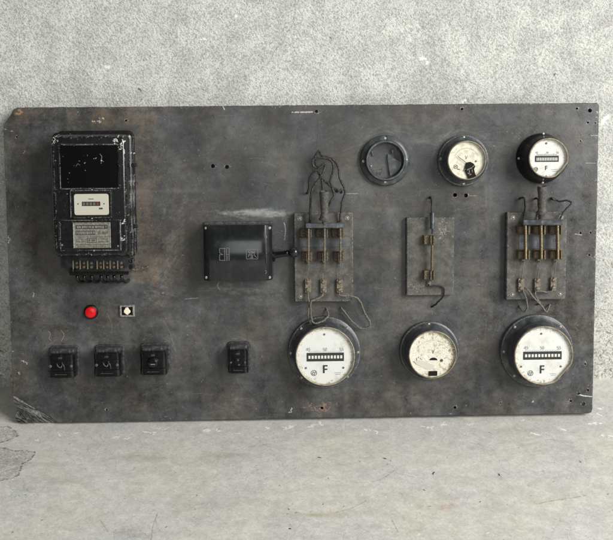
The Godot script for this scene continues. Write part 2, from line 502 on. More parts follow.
func make_floor():
	var W := 2048; var H := 1024          # covers 2.2 m x 1.1 m in front of the wall, then repeats
	var k0 := 2.2 / W
	var fine := grit_noise(W, H, 201, [0.5, 0.8, 0.5, 0.3])
	var mid := noise(W, H, 202, 0.02, 7, FastNoiseLite.TYPE_SIMPLEX_SMOOTH, 1, 1, 0.75)
	var big := noise(W, H, 203, 0.005, 7, FastNoiseLite.TYPE_SIMPLEX_SMOOTH, 1, 1, 0.66)
	var tint := noise(W, H, 204, 0.004, 3)
	var scuff := noise(W, H, 205, 0.02, 4, FastNoiseLite.TYPE_SIMPLEX_SMOOTH, 6, 1)
	var f := FastNoiseLite.new()
	f.seed = 206
	f.noise_type = FastNoiseLite.TYPE_CELLULAR
	f.cellular_return_type = FastNoiseLite.RETURN_DISTANCE2_SUB
	f.frequency = 0.03
	f.fractal_type = FastNoiseLite.FRACTAL_NONE
	f.domain_warp_enabled = true
	f.domain_warp_amplitude = 18.0
	f.domain_warp_frequency = 0.02
	var crk := f.get_image(W, H).get_data()
	var pd := PackedByteArray(); pd.resize(W * H * 3)
	var hd := PackedByteArray(); hd.resize(W * H)
	for i in W * H:
		var a := fine[i] / 255.0
		var b := mid[i] / 255.0
		var c := big[i] / 255.0
		var s := scuff[i] / 255.0
		var v := 0.775 + (a - 0.5) * 0.13 + (b - 0.5) * 0.12 + (c - 0.5) * 0.05 + (s - 0.5) * 0.03
		var cr := 1.0 - smoothstep(0.0, 9.0, float(crk[i]))
		cr *= smoothstep(0.55, 0.8, 1.0 - tint[i] / 255.0 + (b - 0.5) * 0.6)
		v -= cr * 0.10
		var wm := (tint[i] / 255.0 - 0.45) * 0.022 + (s - 0.5) * 0.006
		pd[i * 3] = clampi(int((v + wm + 0.008) * 255), 0, 255)
		pd[i * 3 + 1] = clampi(int((v + wm * 0.6 + 0.002) * 255), 0, 255)
		pd[i * 3 + 2] = clampi(int((v - wm - 0.020) * 255), 0, 255)
		hd[i] = clampi(int(128 + (a - 0.5) * 40 + (b - 0.5) * 60 - cr * 60), 0, 255)
	var im := Image.create_from_data(W, H, false, Image.FORMAT_RGB8, pd)
	var hm := Image.create_from_data(W, H, false, Image.FORMAT_L8, hd)
	var rng := RandomNumberGenerator.new(); rng.seed = 21
	var zw := -(BH * sin(deg_to_rad(LEAN)) + TH * cos(deg_to_rad(LEAN))) - 0.004
	var fp := func(px: float, py: float) -> Vector2:
		var q := on_floor(px, py)
		return Vector2((q.x + 1.1) / k0, (q.z - zw) / k0)
	# flaked patches at the left that bare the aggregate
	for poly in [[[-12, 447], [4, 448], [14, 451], [22, 451], [34, 451.5], [36, 454], [30, 459], [24, 463], [20, 470], [19, 475], [12, 478], [4, 480], [-12, 486]], [[-12, 428], [6, 427], [16, 431], [17, 436], [8, 441], [0, 442], [-12, 443]]]:
		var pp := PackedVector2Array()
		for q in poly: pp.append(fp.call(q[0], q[1]))
		var r := Rect2(pp[0], Vector2.ZERO)
		for q in pp: r = r.expand(q)
		for y in range(maxi(0, int(r.position.y) - 4), mini(H, int(r.end.y) + 4)):
			for x in range(maxi(0, int(r.position.x) - 4), mini(W, int(r.end.x) + 4)):
				var i := y * W + x
				var jit := Vector2((mid[i] / 255.0 - 0.5) * 26, (mid[(i + 9000) % (W * H)] / 255.0 - 0.5) * 26)
				if Geometry2D.is_point_in_polygon(Vector2(x, y) + jit, pp):
					var a := fine[i] / 255.0
					var v := 0.68 + (a - 0.5) * 0.40 + (mid[i] / 255.0 - 0.5) * 0.15
					im.set_pixel(x, y, im.get_pixel(x, y).lerp(Color(v + 0.01, v + 0.005, v - 0.02), 0.75))
					hm.set_pixel(x, y, grey(0.22 + a * 0.2))
		var edge := []
		for q in pp: edge.append(q + Vector2(rng.randf_range(-4, 4), rng.randf_range(-3, 3)))
		stroke(im, edge, 3.0, Color(0.40, 0.39, 0.36), 0.5, rng, 0.9)
	# white paint drips and chips, most of them near the foot of the board
	for q in [[150, 433], [78, 434], [164, 428], [213, 430], [268, 429], [287, 427], [238, 434], [317, 425], [430, 428], [445, 424], [520, 421], [535, 434], [565, 431], [598, 424], [604, 408], [594, 413], [604, 436], [473, 425], [370, 430], [60, 433], [36, 440], [120, 437]]:
		for k in rng.randi_range(2, 6):
			var p: Vector2 = fp.call(q[0] + rng.randf_range(-5, 5), q[1] + rng.randf_range(-1.5, 1.5))
			fleck(im, p.x, p.y, rng.randf_range(2.5, 8), Color(0.93, 0.93, 0.91), 0.9, rng)
	for k in 150:
		var p: Vector2 = fp.call(rng.randf_range(-10, 620), rng.randf_range(415, 545))
		fleck(im, p.x, p.y, rng.randf_range(1.5, 3.5), Color(0.90, 0.90, 0.87), 0.7, rng)
	for k in 110:
		var p: Vector2 = fp.call(rng.randf_range(-10, 620), rng.randf_range(425, 545))
		fleck(im, p.x, p.y, rng.randf_range(1.0, 2.6), Color(0.36, 0.35, 0.33), 0.75, rng)
	# grey and brown smears
	for q in [[190, 457, 60, 3.2, 0.008, Color(0.50, 0.46, 0.40)], [222, 455, 24, 2.4, 0.009, Color(0.38, 0.36, 0.32)], [42, 480, 30, 3.0, 0.012, Color(0.45, 0.43, 0.38)], [135, 458, 40, 3, 0.012, Color(0.45, 0.42, 0.36)], [12, 462, 22, 5, 0.015, Color(0.45, 0.43, 0.4)], [440, 508, 2.2, 4, 0.03, Color(0.62, 0.45, 0.33)], [190, 505, 40, 14, 0.02, Color(0.66, 0.57, 0.42)], [305, 515, 40, 2, 0.018, Color(0.66, 0.55, 0.42)], [120, 535, 20, 8, 0.025, Color(0.5, 0.5, 0.5)], [540, 447, 60, 6, 0.02, Color(0.5, 0.47, 0.42)]]:
		for k in (70 if q[2] > 5 else 16):
			var gx: float = q[0] + rng.randfn() * q[2] * 0.5
			var p: Vector2 = fp.call(gx, q[1] + rng.randfn() * q[3] * 0.6)
			var p2: Vector2 = p + Vector2(rng.randf_range(8, 40), rng.randf_range(-4, 4))
			stroke(im, [p, p2], rng.randf_range(3, 16), q[5], q[4], rng, 0.8)
	# long scratches and cracks
	for q in [[[158, 512], [153, 526], [151, 540]], [[335, 513], [352, 508], [366, 501]], [[392, 520], [398, 532]], [[560, 500], [588, 495]], [[432, 471], [436, 474]], [[498, 474], [502, 478]], [[100, 520], [108, 532]], [[395, 470], [384, 478], [372, 482]], [[250, 447], [270, 444]], [[536, 504], [566, 498]]]:
		var pts := []
		for w in q: pts.append(fp.call(w[0], w[1]))
		stroke(im, pts, 1.7, Color(0.50, 0.49, 0.46), 0.42, rng, 0.8)
	for q in [[318, 457, 4], [391, 461, 2], [434, 472, 4], [500, 476, 3], [311, 512, 3], [289, 529, 3], [424, 489, 3], [387, 459, 5], [420, 513, 3]]:
		var p: Vector2 = fp.call(q[0], q[1])
		fleck(im, p.x, p.y, q[2], Color(0.22, 0.21, 0.20), 0.9, rng)
	var m := mat(Color.WHITE, 0.72)
	m.albedo_texture = tex(im)
	m.heightmap_enabled = true
	m.heightmap_texture = tex(hm)
	m.heightmap_scale = 0.12
	var mb := MB.new()
	var w := 6.6; var d := 5.5
	loft(mb, [rrect(w, d, 0.001, -0.12, 0, 0, 1), rrect(w, d, 0.001, 0, 0, 0, 1)])
	var o := put(mb, "floor", m, self, Rect2(-1.1, d / 2 - 1.1, 2.2, 1.1))
	o.transform = Transform3D(Basis(Vector3.RIGHT, -PI / 2), Vector3(0, 0, zw + d / 2))
	o.set_meta("kind", "structure")

# ------------------------------------------------------------------ the board
const HOLES := [[213, 166, 2.0], [227, 167, 2.0], [455, 195, 2.0], [466, 195.5, 2.0], [462, 109, 1.2], [316.5, 111.5, 1.6], [577, 108.5, 1.1], [590, 110.5, 2.0], [588, 122.5, 1.0], [595.5, 123, 0.8], [16.5, 137, 0.8], [126, 120.5, 1.0], [106.6, 410, 0.9], [588, 390, 1.2], [578.7, 393.7, 1.4], [570.8, 401, 1.2], [583.5, 404, 1.9], [585.3, 364, 1.0], [322, 408, 1.5], [455, 407.5, 1.3], [580.5, 233, 1.2], [590.5, 232.5, 1.0], [589.5, 255, 1.0], [580.6, 141, 0.8], [500.5, 403, 0.7]]

func make_board():
	var W := 2048; var H := 1096
	var cloud := noise(W, H, 301, 0.0030, 8, FastNoiseLite.TYPE_SIMPLEX_SMOOTH, 1, 1, 0.66)
	var cloud2 := noise(W, H, 302, 0.014, 7, FastNoiseLite.TYPE_SIMPLEX_SMOOTH, 1, 1, 0.78)
	var vert := noise(W, H, 303, 0.016, 5, FastNoiseLite.TYPE_SIMPLEX_SMOOTH, 1, 12)
	var hori := noise(W, H, 304, 0.03, 4, FastNoiseLite.TYPE_SIMPLEX_SMOOTH, 14, 1)
	var fine := grit_noise(W, H, 305, [0.4, 0.9, 0.7, 0.4])
	var warm := noise(W, H, 306, 0.0045, 4)
	var tx := func(px: float, py: float) -> Vector2:
		var q := at(px, py)
		return Vector2(q.x / BW * W, (1.0 - q.y / BH) * H)
	var pd := PackedByteArray(); pd.resize(W * H * 3)
	var rd := PackedByteArray(); rd.resize(W * H)
	# where the brown undercoat shows through the black: right of the meter, along the top left, at some spots
	var browns := []
	for q in [[147, 190, 20, 85, 1.0], [105, 114, 70, 14, 0.8], [50, 300, 30, 40, 0.3], [30, 150, 26, 40, 0.3], [300, 400, 120, 14, 0.35], [520, 400, 80, 14, 0.3], [220, 110, 80, 8, 0.35], [400, 110, 120, 6, 0.3], [596, 300, 8, 90, 0.35], [185, 240, 20, 50, 0.35], [148, 265, 22, 30, 0.5], [322, 408, 20, 7, 0.9], [180, 300, 30, 30, 0.25], [405, 170, 14, 25, 0.35], [18, 111, 5, 6, 1.0], [470, 185, 30, 14, 0.3], [145, 400, 50, 18, 0.35], [235, 370, 20, 12, 0.3], [30, 250, 14, 90, 0.35]]:
		var c: Vector2 = tx.call(q[0], q[1])
		browns.append([c.x, c.y, q[2] / 596.0 * W, q[3] / 596.0 * W, q[4]])
	var bmap := Image.create_empty(W / 8, H / 8, false, Image.FORMAT_L8)
	for y in H / 8:
		for x in W / 8:
			var s := 0.0
			for q in browns:
				var dx: float = (x * 8 - q[0]) / q[2]; var dy: float = (y * 8 - q[1]) / q[3]
				s += q[4] * exp(-(dx * dx + dy * dy))
			bmap.set_pixel(x, y, grey(clampf(s, 0, 1)))
	bmap.resize(W, H, Image.INTERPOLATE_CUBIC)
	var bd := bmap.get_data()
	for i in W * H:
		var c := cloud[i] / 255.0 - 0.5
		var c2 := cloud2[i] / 255.0 - 0.5
		var v1 := vert[i] / 255.0 - 0.5
		var h1 := hori[i] / 255.0 - 0.5
		var f := fine[i] / 255.0 - 0.5
		var w := warm[i] / 255.0 - 0.5
		var v := 0.258 + c * 0.21 + c2 * 0.12 + v1 * 0.03 + h1 * 0.04 + f * 0.06
		var br := bd[i] / 255.0
		br = smoothstep(0.30, 0.85, br * 0.7 + c2 * 0.7 + v1 * 0.5 + h1 * 0.25 + f * 0.35 + 0.05) * minf(1.0, br * 2.0)
		pd[i * 3] = clampi(int((v + 0.004 + w * 0.046 + br * 0.070) * 255), 0, 255)
		pd[i * 3 + 1] = clampi(int((v + 0.001 + w * 0.010 + br * 0.035) * 255), 0, 255)
		pd[i * 3 + 2] = clampi(int((v - 0.006 - w * 0.034 + br * 0.004) * 255), 0, 255)
		rd[i] = clampi(int((0.43 + c2 * 0.3 + v1 * 0.2 + f * 0.15 + br * 0.12) * 255), 0, 255)
	var im := Image.create_from_data(W, H, false, Image.FORMAT_RGB8, pd)
	var rng := RandomNumberGenerator.new(); rng.seed = 31
	# scouring: many faint fine scratches
	for k in 1100:
		var p := Vector2(rng.randf() * W, rng.randf() * H)
		var a := rng.randf_range(-0.5, 0.5) + (PI / 2 if rng.randf() < 0.4 else 0.0)
		var q := p + Vector2(cos(a), sin(a)) * rng.randf_range(10, 90)
		var lite := rng.randf() < 0.62
		stroke(im, [p, p.lerp(q, 0.5) + Vector2(rng.randf_range(-5, 5), rng.randf_range(-5, 5)), q], rng.randf_range(0.7, 1.4), grey(0.56 if lite else 0.17, 0.01), rng.randf_range(0.06, 0.26), rng, 0.6)
	for k in 1100:
		fleck(im, rng.randf() * W, rng.randf() * H, rng.randf_range(1.0, 2.6), grey(rng.randf_range(0.5, 0.68), 0.02), rng.randf_range(0.2, 0.6), rng)
	for k in 500:
		fleck(im, rng.randf() * W, rng.randf() * H, rng.randf_range(1.5, 5.5), grey(0.15), rng.randf_range(0.2, 0.5), rng)
	# broad wiped smears of pale dust
	for q in [[250, 214, 40, 3.5, 130, 0.05, 0.0], [245, 212, 30, 2.0, 60, 0.09, 0.0], [268, 213, 14, 2.5, 40, 0.06, 0.1], [230, 288, 30, 7, 60, 0.04, 0.1], [300, 150, 30, 30, 60, 0.025, -0.6], [160, 265, 12, 40, 60, 0.03, -0.9], [90, 345, 45, 3, 30, 0.03, 0.0], [150, 290, 20, 10, 30, 0.05, 0.4], [545, 320, 30, 6, 30, 0.03, 0.0], [395, 125, 50, 8, 50, 0.02, 0.1], [60, 130, 40, 12, 40, 0.02, 0.2], [440, 140, 40, 6, 40, 0.03, 0.0], [530, 112, 60, 8, 50, 0.02, 0.0], [172, 245, 16, 45, 90, 0.035, -1.0], [200, 150, 60, 40, 120, 0.018, -0.3], [330, 130, 60, 20, 60, 0.02, -0.5], [395, 240, 12, 60, 60, 0.02, 1.5], [480, 240, 12, 70, 60, 0.02, 1.5], [180, 230, 30, 40, 60, 0.025, -0.8], [100, 325, 60, 6, 60, 0.02, 0.0], [250, 300, 50, 10, 60, 0.025, 0.1], [470, 310, 60, 10, 60, 0.02, 0.0]]:
		for k in int(q[4]):
			var p: Vector2 = tx.call(q[0] + rng.randfn() * q[2] * 0.5, q[1] + rng.randfn() * q[3] * 0.5)
			var a: float = q[6] + rng.randf_range(-0.25, 0.25)
			stroke(im, [p, p + Vector2(cos(a), sin(a)) * rng.randf_range(15, 70)], rng.randf_range(1.5, 9), grey(0.66, 0.01), q[5] * 1.3, rng, 0.7)
	for k in 900:   # faint wiped dust over the whole face
		var p := Vector2(rng.randf() * W, rng.randf() * H)
		var a := rng.randfn() * 0.5 + (PI / 2 if rng.randf() < 0.35 else 0.0)
		var lite := rng.randf() < 0.6
		stroke(im, [p, p + Vector2(cos(a), sin(a)) * rng.randf_range(20, 110)], rng.randf_range(3, 14), grey(0.52 if lite else 0.22, 0.005), rng.randf_range(0.012, 0.04), rng, 0.7)
	# dust left by the cloth round the fittings: arcs of wiped streaks, mostly on their upper side
	for q in [[384.8, 160.6, 28, 0.05], [462.4, 160.6, 29, 0.07], [540.6, 158.4, 29, 0.04], [324, 351, 41, 0.06], [428.7, 350, 34, 0.05], [535.6, 350, 42, 0.06], [64, 360, 20, 0.05], [110, 359, 20, 0.05], [155, 357, 20, 0.06], [238.7, 356, 17, 0.06]]:
		for k in 90:
			var t := PI / 2 + rng.randfn() * 1.1
			var rr: float = q[2] * (1.0 + absf(rng.randfn()) * 0.10)
			var pts := []
			for e in 4: pts.append(tx.call(q[0] + cos(t + e * 0.07) * rr, q[1] - sin(t + e * 0.07) * rr))
			stroke(im, pts, rng.randf_range(1.2, 6.0), grey(0.60, 0.004), q[3] * rng.randf_range(0.4, 1.2), rng, 0.6)
	# dark strokes, mostly along the left, the top and the foot
	for q in [[30, 200, 30, 120, 120], [60, 400, 90, 20, 160], [300, 400, 250, 14, 200], [560, 395, 60, 20, 80], [100, 300, 90, 30, 90], [330, 110, 250, 6, 120], [205, 250, 10, 40, 60], [285, 250, 10, 40, 40]]:
		for k in int(q[4]):
			var p: Vector2 = tx.call(q[0] + rng.randfn() * q[2] * 0.5, q[1] + rng.randfn() * q[3] * 0.5)
			var a := rng.randfn() * 0.6
			stroke(im, [p, p + Vector2(cos(a), sin(a)) * rng.randf_range(10, 70)], rng.randf_range(3, 18), grey(0.15, 0.006), rng.randf_range(0.03, 0.09), rng, 0.8)
	# single scratches read off the photograph
	for q in [[[292, 112.3], [313, 112], 1.5, 0.85], [[284, 222], [285.5, 230], [284.5, 240], 1.1, 0.5], [[48, 331], [50.5, 334], [49, 338], [51.5, 341], 0.6, 0.38], [[61, 330], [64, 335], [61.5, 341], 0.7, 0.38], [[591, 135.7], [599, 135.5], 0.8, 0.7], [[586, 163], [599, 163.3], 0.7, 0.5], [[578.7, 394.5], [585, 396], [592.6, 396.6], 1.5, 0.95], [[346, 193.6], [358, 193.6], 0.8, 0.4], [[466, 196], [476, 195.6], 0.7, 0.5], [[224, 103], [223, 106], [224.5, 109.5], 1.1, 0.8], [[219, 282], [217.5, 286], [220, 290], 0.8, 0.5], [[185, 299], [198, 298], 0.8, 0.4], [[575, 234], [582, 235], 0.8, 0.8], [[318, 118], [317, 140], [315, 152], 0.8, -0.5], [[492, 124.5], [500, 127], 1.6, -0.7], [[163, 320], [170, 333], [176, 352], 0.5, 0.25], [[107, 313], [112, 325], [111, 333], 0.5, 0.2]]:
		var pts := []
		for w in q.slice(0, q.size() - 2): pts.append(tx.call(w[0], w[1]))
		pts = curved(pts)
		var a: float = q[-1]
		stroke(im, pts, q[-2] * 2.6, grey(0.74, 0.02) if a > 0 else grey(0.17), absf(a), rng, 0.35)
	for q in [[25, 151, 2.2], [13, 351.5, 1.6], [25, 361, 3], [27, 363, 2], [19, 372, 2.6], [98, 122, 4], [101, 119, 3], [95, 121, 3], [163, 293, 1.8], [290, 412, 4], [533, 401, 2.5], [12.5, 131, 1.5], [3.5, 128, 2.5], [10, 240, 2], [8, 237, 2], [8, 243, 2.5], [34, 296, 3], [596, 255, 2], [78, 112, 1.4], [208, 106, 1.5], [345, 105, 1.2], [450, 414, 1.2], [598, 113, 3], [597, 117, 2], [410.5, 413.5, 1.2], [597, 180, 2], [595, 300, 2]]:
		for k in 3:
			var p: Vector2 = tx.call(q[0] + rng.randf_range(-0.4, 0.4) * q[2], q[1] + rng.randf_range(-0.3, 0.3) * q[2])
			fleck(im, p.x, p.y, q[2] * 1.5, grey(0.70, 0.03), 0.65, rng)
	for k in 60:
		var p: Vector2 = tx.call(322 + rng.randfn() * 8, 408 + rng.randfn() * 2.6)
		fleck(im, p.x, p.y, rng.randf_range(2, 6), Color(0.52, 0.42, 0.36), 0.6, rng)
	for k in 14:
		var p: Vector2 = tx.call(18 + rng.randf_range(-2, 3), 111 + rng.randf_range(-3, 5))
		fleck(im, p.x, p.y, rng.randf_range(3, 8), Color(0.58, 0.46, 0.34), 0.6, rng)
	# bare wood flakes round the drilled holes
	for q in HOLES:
		var c: Vector2 = tx.call(q[0], q[1])
		for k in 9:
			var a := rng.randf() * TAU
			var rr: float = q[2] * 3.4 + rng.randf_range(0.5, 3.0)
			fleck(im, c.x + cos(a) * rr, c.y + sin(a) * rr, rng.randf_range(1.0, 2.4), grey(0.66, 0.04), 0.6, rng)
	# worn edges
	for k in 520:
		var s := rng.randi_range(0, 3)
		var d := absf(rng.randfn()) * 3.0
		var p := Vector2(rng.randf() * W, d) if s == 0 else (Vector2(rng.randf() * W, H - d) if s == 1 else (Vector2(d, rng.randf() * H) if s == 2 else Vector2(W - d, rng.randf() * H)))
		fleck(im, p.x, p.y, rng.randf_range(1.0, 3.0), grey(rng.randf_range(0.45, 0.66), 0.02), 0.5, rng)
	# a fold of fraying brown at the upper left corner
	var m := mat(Color.WHITE, 1.0)
	m.albedo_texture = tex(im)
	m.roughness_texture = tex(Image.create_from_data(W, H, false, Image.FORMAT_L8, rd))
	m.heightmap_enabled = true
	m.heightmap_texture = tex(Image.create_from_data(W, H, false, Image.FORMAT_L8, fine))
	m.heightmap_scale = 0.02

	var holder := Node3D.new()
	holder.name = "switchboard_panel"
	add_child(holder)
	holder.transform = board_at
	holder.set_meta("label", "large worn black board with drilled holes leaning against the pale wall")
	holder.set_meta("category", "panel")
	# outline, counter-clockwise from the broken lower left corner
	var key := [[58.5, 422.8], [588.5, 413.6], [591.6, 412.4], [592.7, 409], [599.3, 105.5], [597, 102.8], [17, 107.4], [13.2, 109.6], [11.0, 114.0], [6.2, 120.8], [3.6, 124.5], [3.2, 130], [13.0, 394.8]]
	var out := PackedVector2Array()
	for i in key.size():
		var a := at(key[i][0], key[i][1])
		var b := at(key[(i + 1) % key.size()][0], key[(i + 1) % key.size()][1])
		var n := maxi(1, int(a.distance_to(b) / 0.014))
		for k in n:
			var p := a.lerp(b, float(k) / n)
			if k > 0:
				var nn := (b - a).normalized().cross(Vector3(0, 0, 1))
				p += nn * rng.randf_range(-0.0006, 0.0003) * (3.0 if rng.randf() < 0.06 else 1.0)
			out.append(Vector2(p.x, maxf(p.y, 0.0)))
	var rings := []
	for lay in [[0.0012, -TH], [0.0, -TH + 0.0015], [0.0, -0.0018], [0.0018, 0.0]]:
		var ring := PackedVector3Array()
		for i in out.size():
			var pa := out[posmod(i - 1, out.size())]; var pb := out[i]; var pc := out[(i + 1) % out.size()]
			var t := (pc - pa).normalized()
			var q: Vector2 = pb + Vector2(-t.y, t.x) * lay[0]
			ring.append(Vector3(q.x, q.y, lay[1]))
		rings.append(ring)
	var mb := MB.new()
	loft(mb, rings)
	var st := SurfaceTool.new()
	st.begin(Mesh.PRIMITIVE_TRIANGLES)
	for i in mb.v.size(): st.set_normal(mb.n[i]); st.add_vertex(mb.v[i])
	st.index()
	var csg := CSGMesh3D.new()
	csg.mesh = st.commit()
	add_child(csg)
	for q in HOLES:
		var c := CSGCylinder3D.new()
		c.radius = q[2] * 0.00254
		c.height = 0.09
		c.sides = 14
		c.operation = CSGShape3D.OPERATION_SUBTRACTION
		csg.add_child(c)
		var p := at(q[0], q[1])
		c.transform = Transform3D(Basis(Vector3.RIGHT, PI / 2), Vector3(p.x, p.y, 0.0))
	csg._update_shape()
	var baked := csg.bake_static_mesh()
	remove_child(csg)
	csg.free()
	var res := MB.new()
	for s in baked.get_surface_count():
		var arr := baked.surface_get_arrays(s)
		var vv: PackedVector3Array = arr[Mesh.ARRAY_VERTEX]
		var nn: PackedVector3Array = arr[Mesh.ARRAY_NORMAL]
		var idx = arr[Mesh.ARRAY_INDEX]
		if idx == null:
			res.v.append_array(vv); res.n.append_array(nn)
		else:
			for i in idx: res.v.append(vv[i]); res.n.append(nn[i])
	put(res, "board", m, holder, Rect2(0, 0, BW, BH))

	# the broken lower left corner: split layers of the board, each its own ragged strip
	var core := Node3D.new()
	core.name = "broken_corner"
	holder.add_child(core)
	core.set_meta("label", "broken lower left corner with pale split layers showing")
	var A := at(13.0, 394.8); var B := at(58.5, 422.8); var C := at(16.5, 423.2)
	var along := (B - A).normalized()
	var across := Vector3(along.y, -along.x, 0)
	if across.dot(C - A) < 0: across = -across
	var depth := (C - A).dot(across)
	var n_lay := 19
	M.split = []
	for k in 3:
		M.split.append(tri_mat(ramp_tex(128, 61 + k, 0.05, [0.0, 0.4, 0.75, 1.0], [[grey(0.17), grey(0.25), grey(0.36), grey(0.55, 0.01)], [grey(0.28), grey(0.40, 0.01), grey(0.52, 0.01), grey(0.70, 0.02)], [grey(0.22), grey(0.32), grey(0.43, 0.01), grey(0.60, 0.01)]][k], 5, 0.12), 9.0 + 3 * k, 0.8))
	var wav := func(s: float, j: int) -> float:
		return 0.0050 * sin(s * 47.0 + j * 0.33) + 0.0024 * sin(s * 115.0 + j * 0.7) + 0.0010 * sin(s * 260.0 + j * 2.1)
	for j in n_lay:
		var t0 := depth * j / n_lay; var t1 := depth * (j + 1) / n_lay
		var lo := PackedVector2Array(); var hi := PackedVector2Array()
		for side in [0, 1]:
			var t: float = (t0 if side == 0 else t1 - 0.0010)
			var jj: int = j + side
			# ends of this line inside the triangle A B C
			var fr := t / depth
			var s0 := (C - A).dot(along) * fr
			var s1 := lerpf((B - A).length(), (C - A).dot(along), fr)
			for k in 15:
				var s := lerpf(s0, s1, k / 14.0)
				var w: float = wav.call(s, jj) * (0.0 if (j == 0 and side == 0) or (j == n_lay - 1 and side == 1) else 1.0)
				var q: Vector3 = A + along * s + across * clampf(t + w, 0.0, depth)
				q.y = maxf(q.y, 0.0005)
				if side == 0: lo.append(Vector2(q.x, q.y))
				else: hi.append(Vector2(q.x, q.y))
		hi.reverse()
		var zz := -0.002 - rng.randf_range(0.0, 0.007) - (0.005 if j > 15 else 0.0)
		var r0 := PackedVector3Array(); var r1 := PackedVector3Array(); var r2 := PackedVector3Array()
		var poly := lo + hi
		var ctr := Vector2.ZERO
		for q in poly: ctr += q
		ctr /= poly.size()
		for k in poly.size():
			var q := poly[k]
			var lift := 0.0022 * sin(q.x * 160.0 + j) + rng.randf_range(-0.0008, 0.0008)
			r0.append(Vector3(q.x, q.y, -TH))
			r1.append(Vector3(q.x, q.y, zz - 0.0012 + lift))
			var q2 := q.move_toward(ctr, 0.0006)
			r2.append(Vector3(q2.x, q2.y, zz + lift))
		var lm := MB.new()
		loft(lm, [r0, r1, r2])
		put(lm, "layer", M.split[rng.randi_range(0, 2)], core)

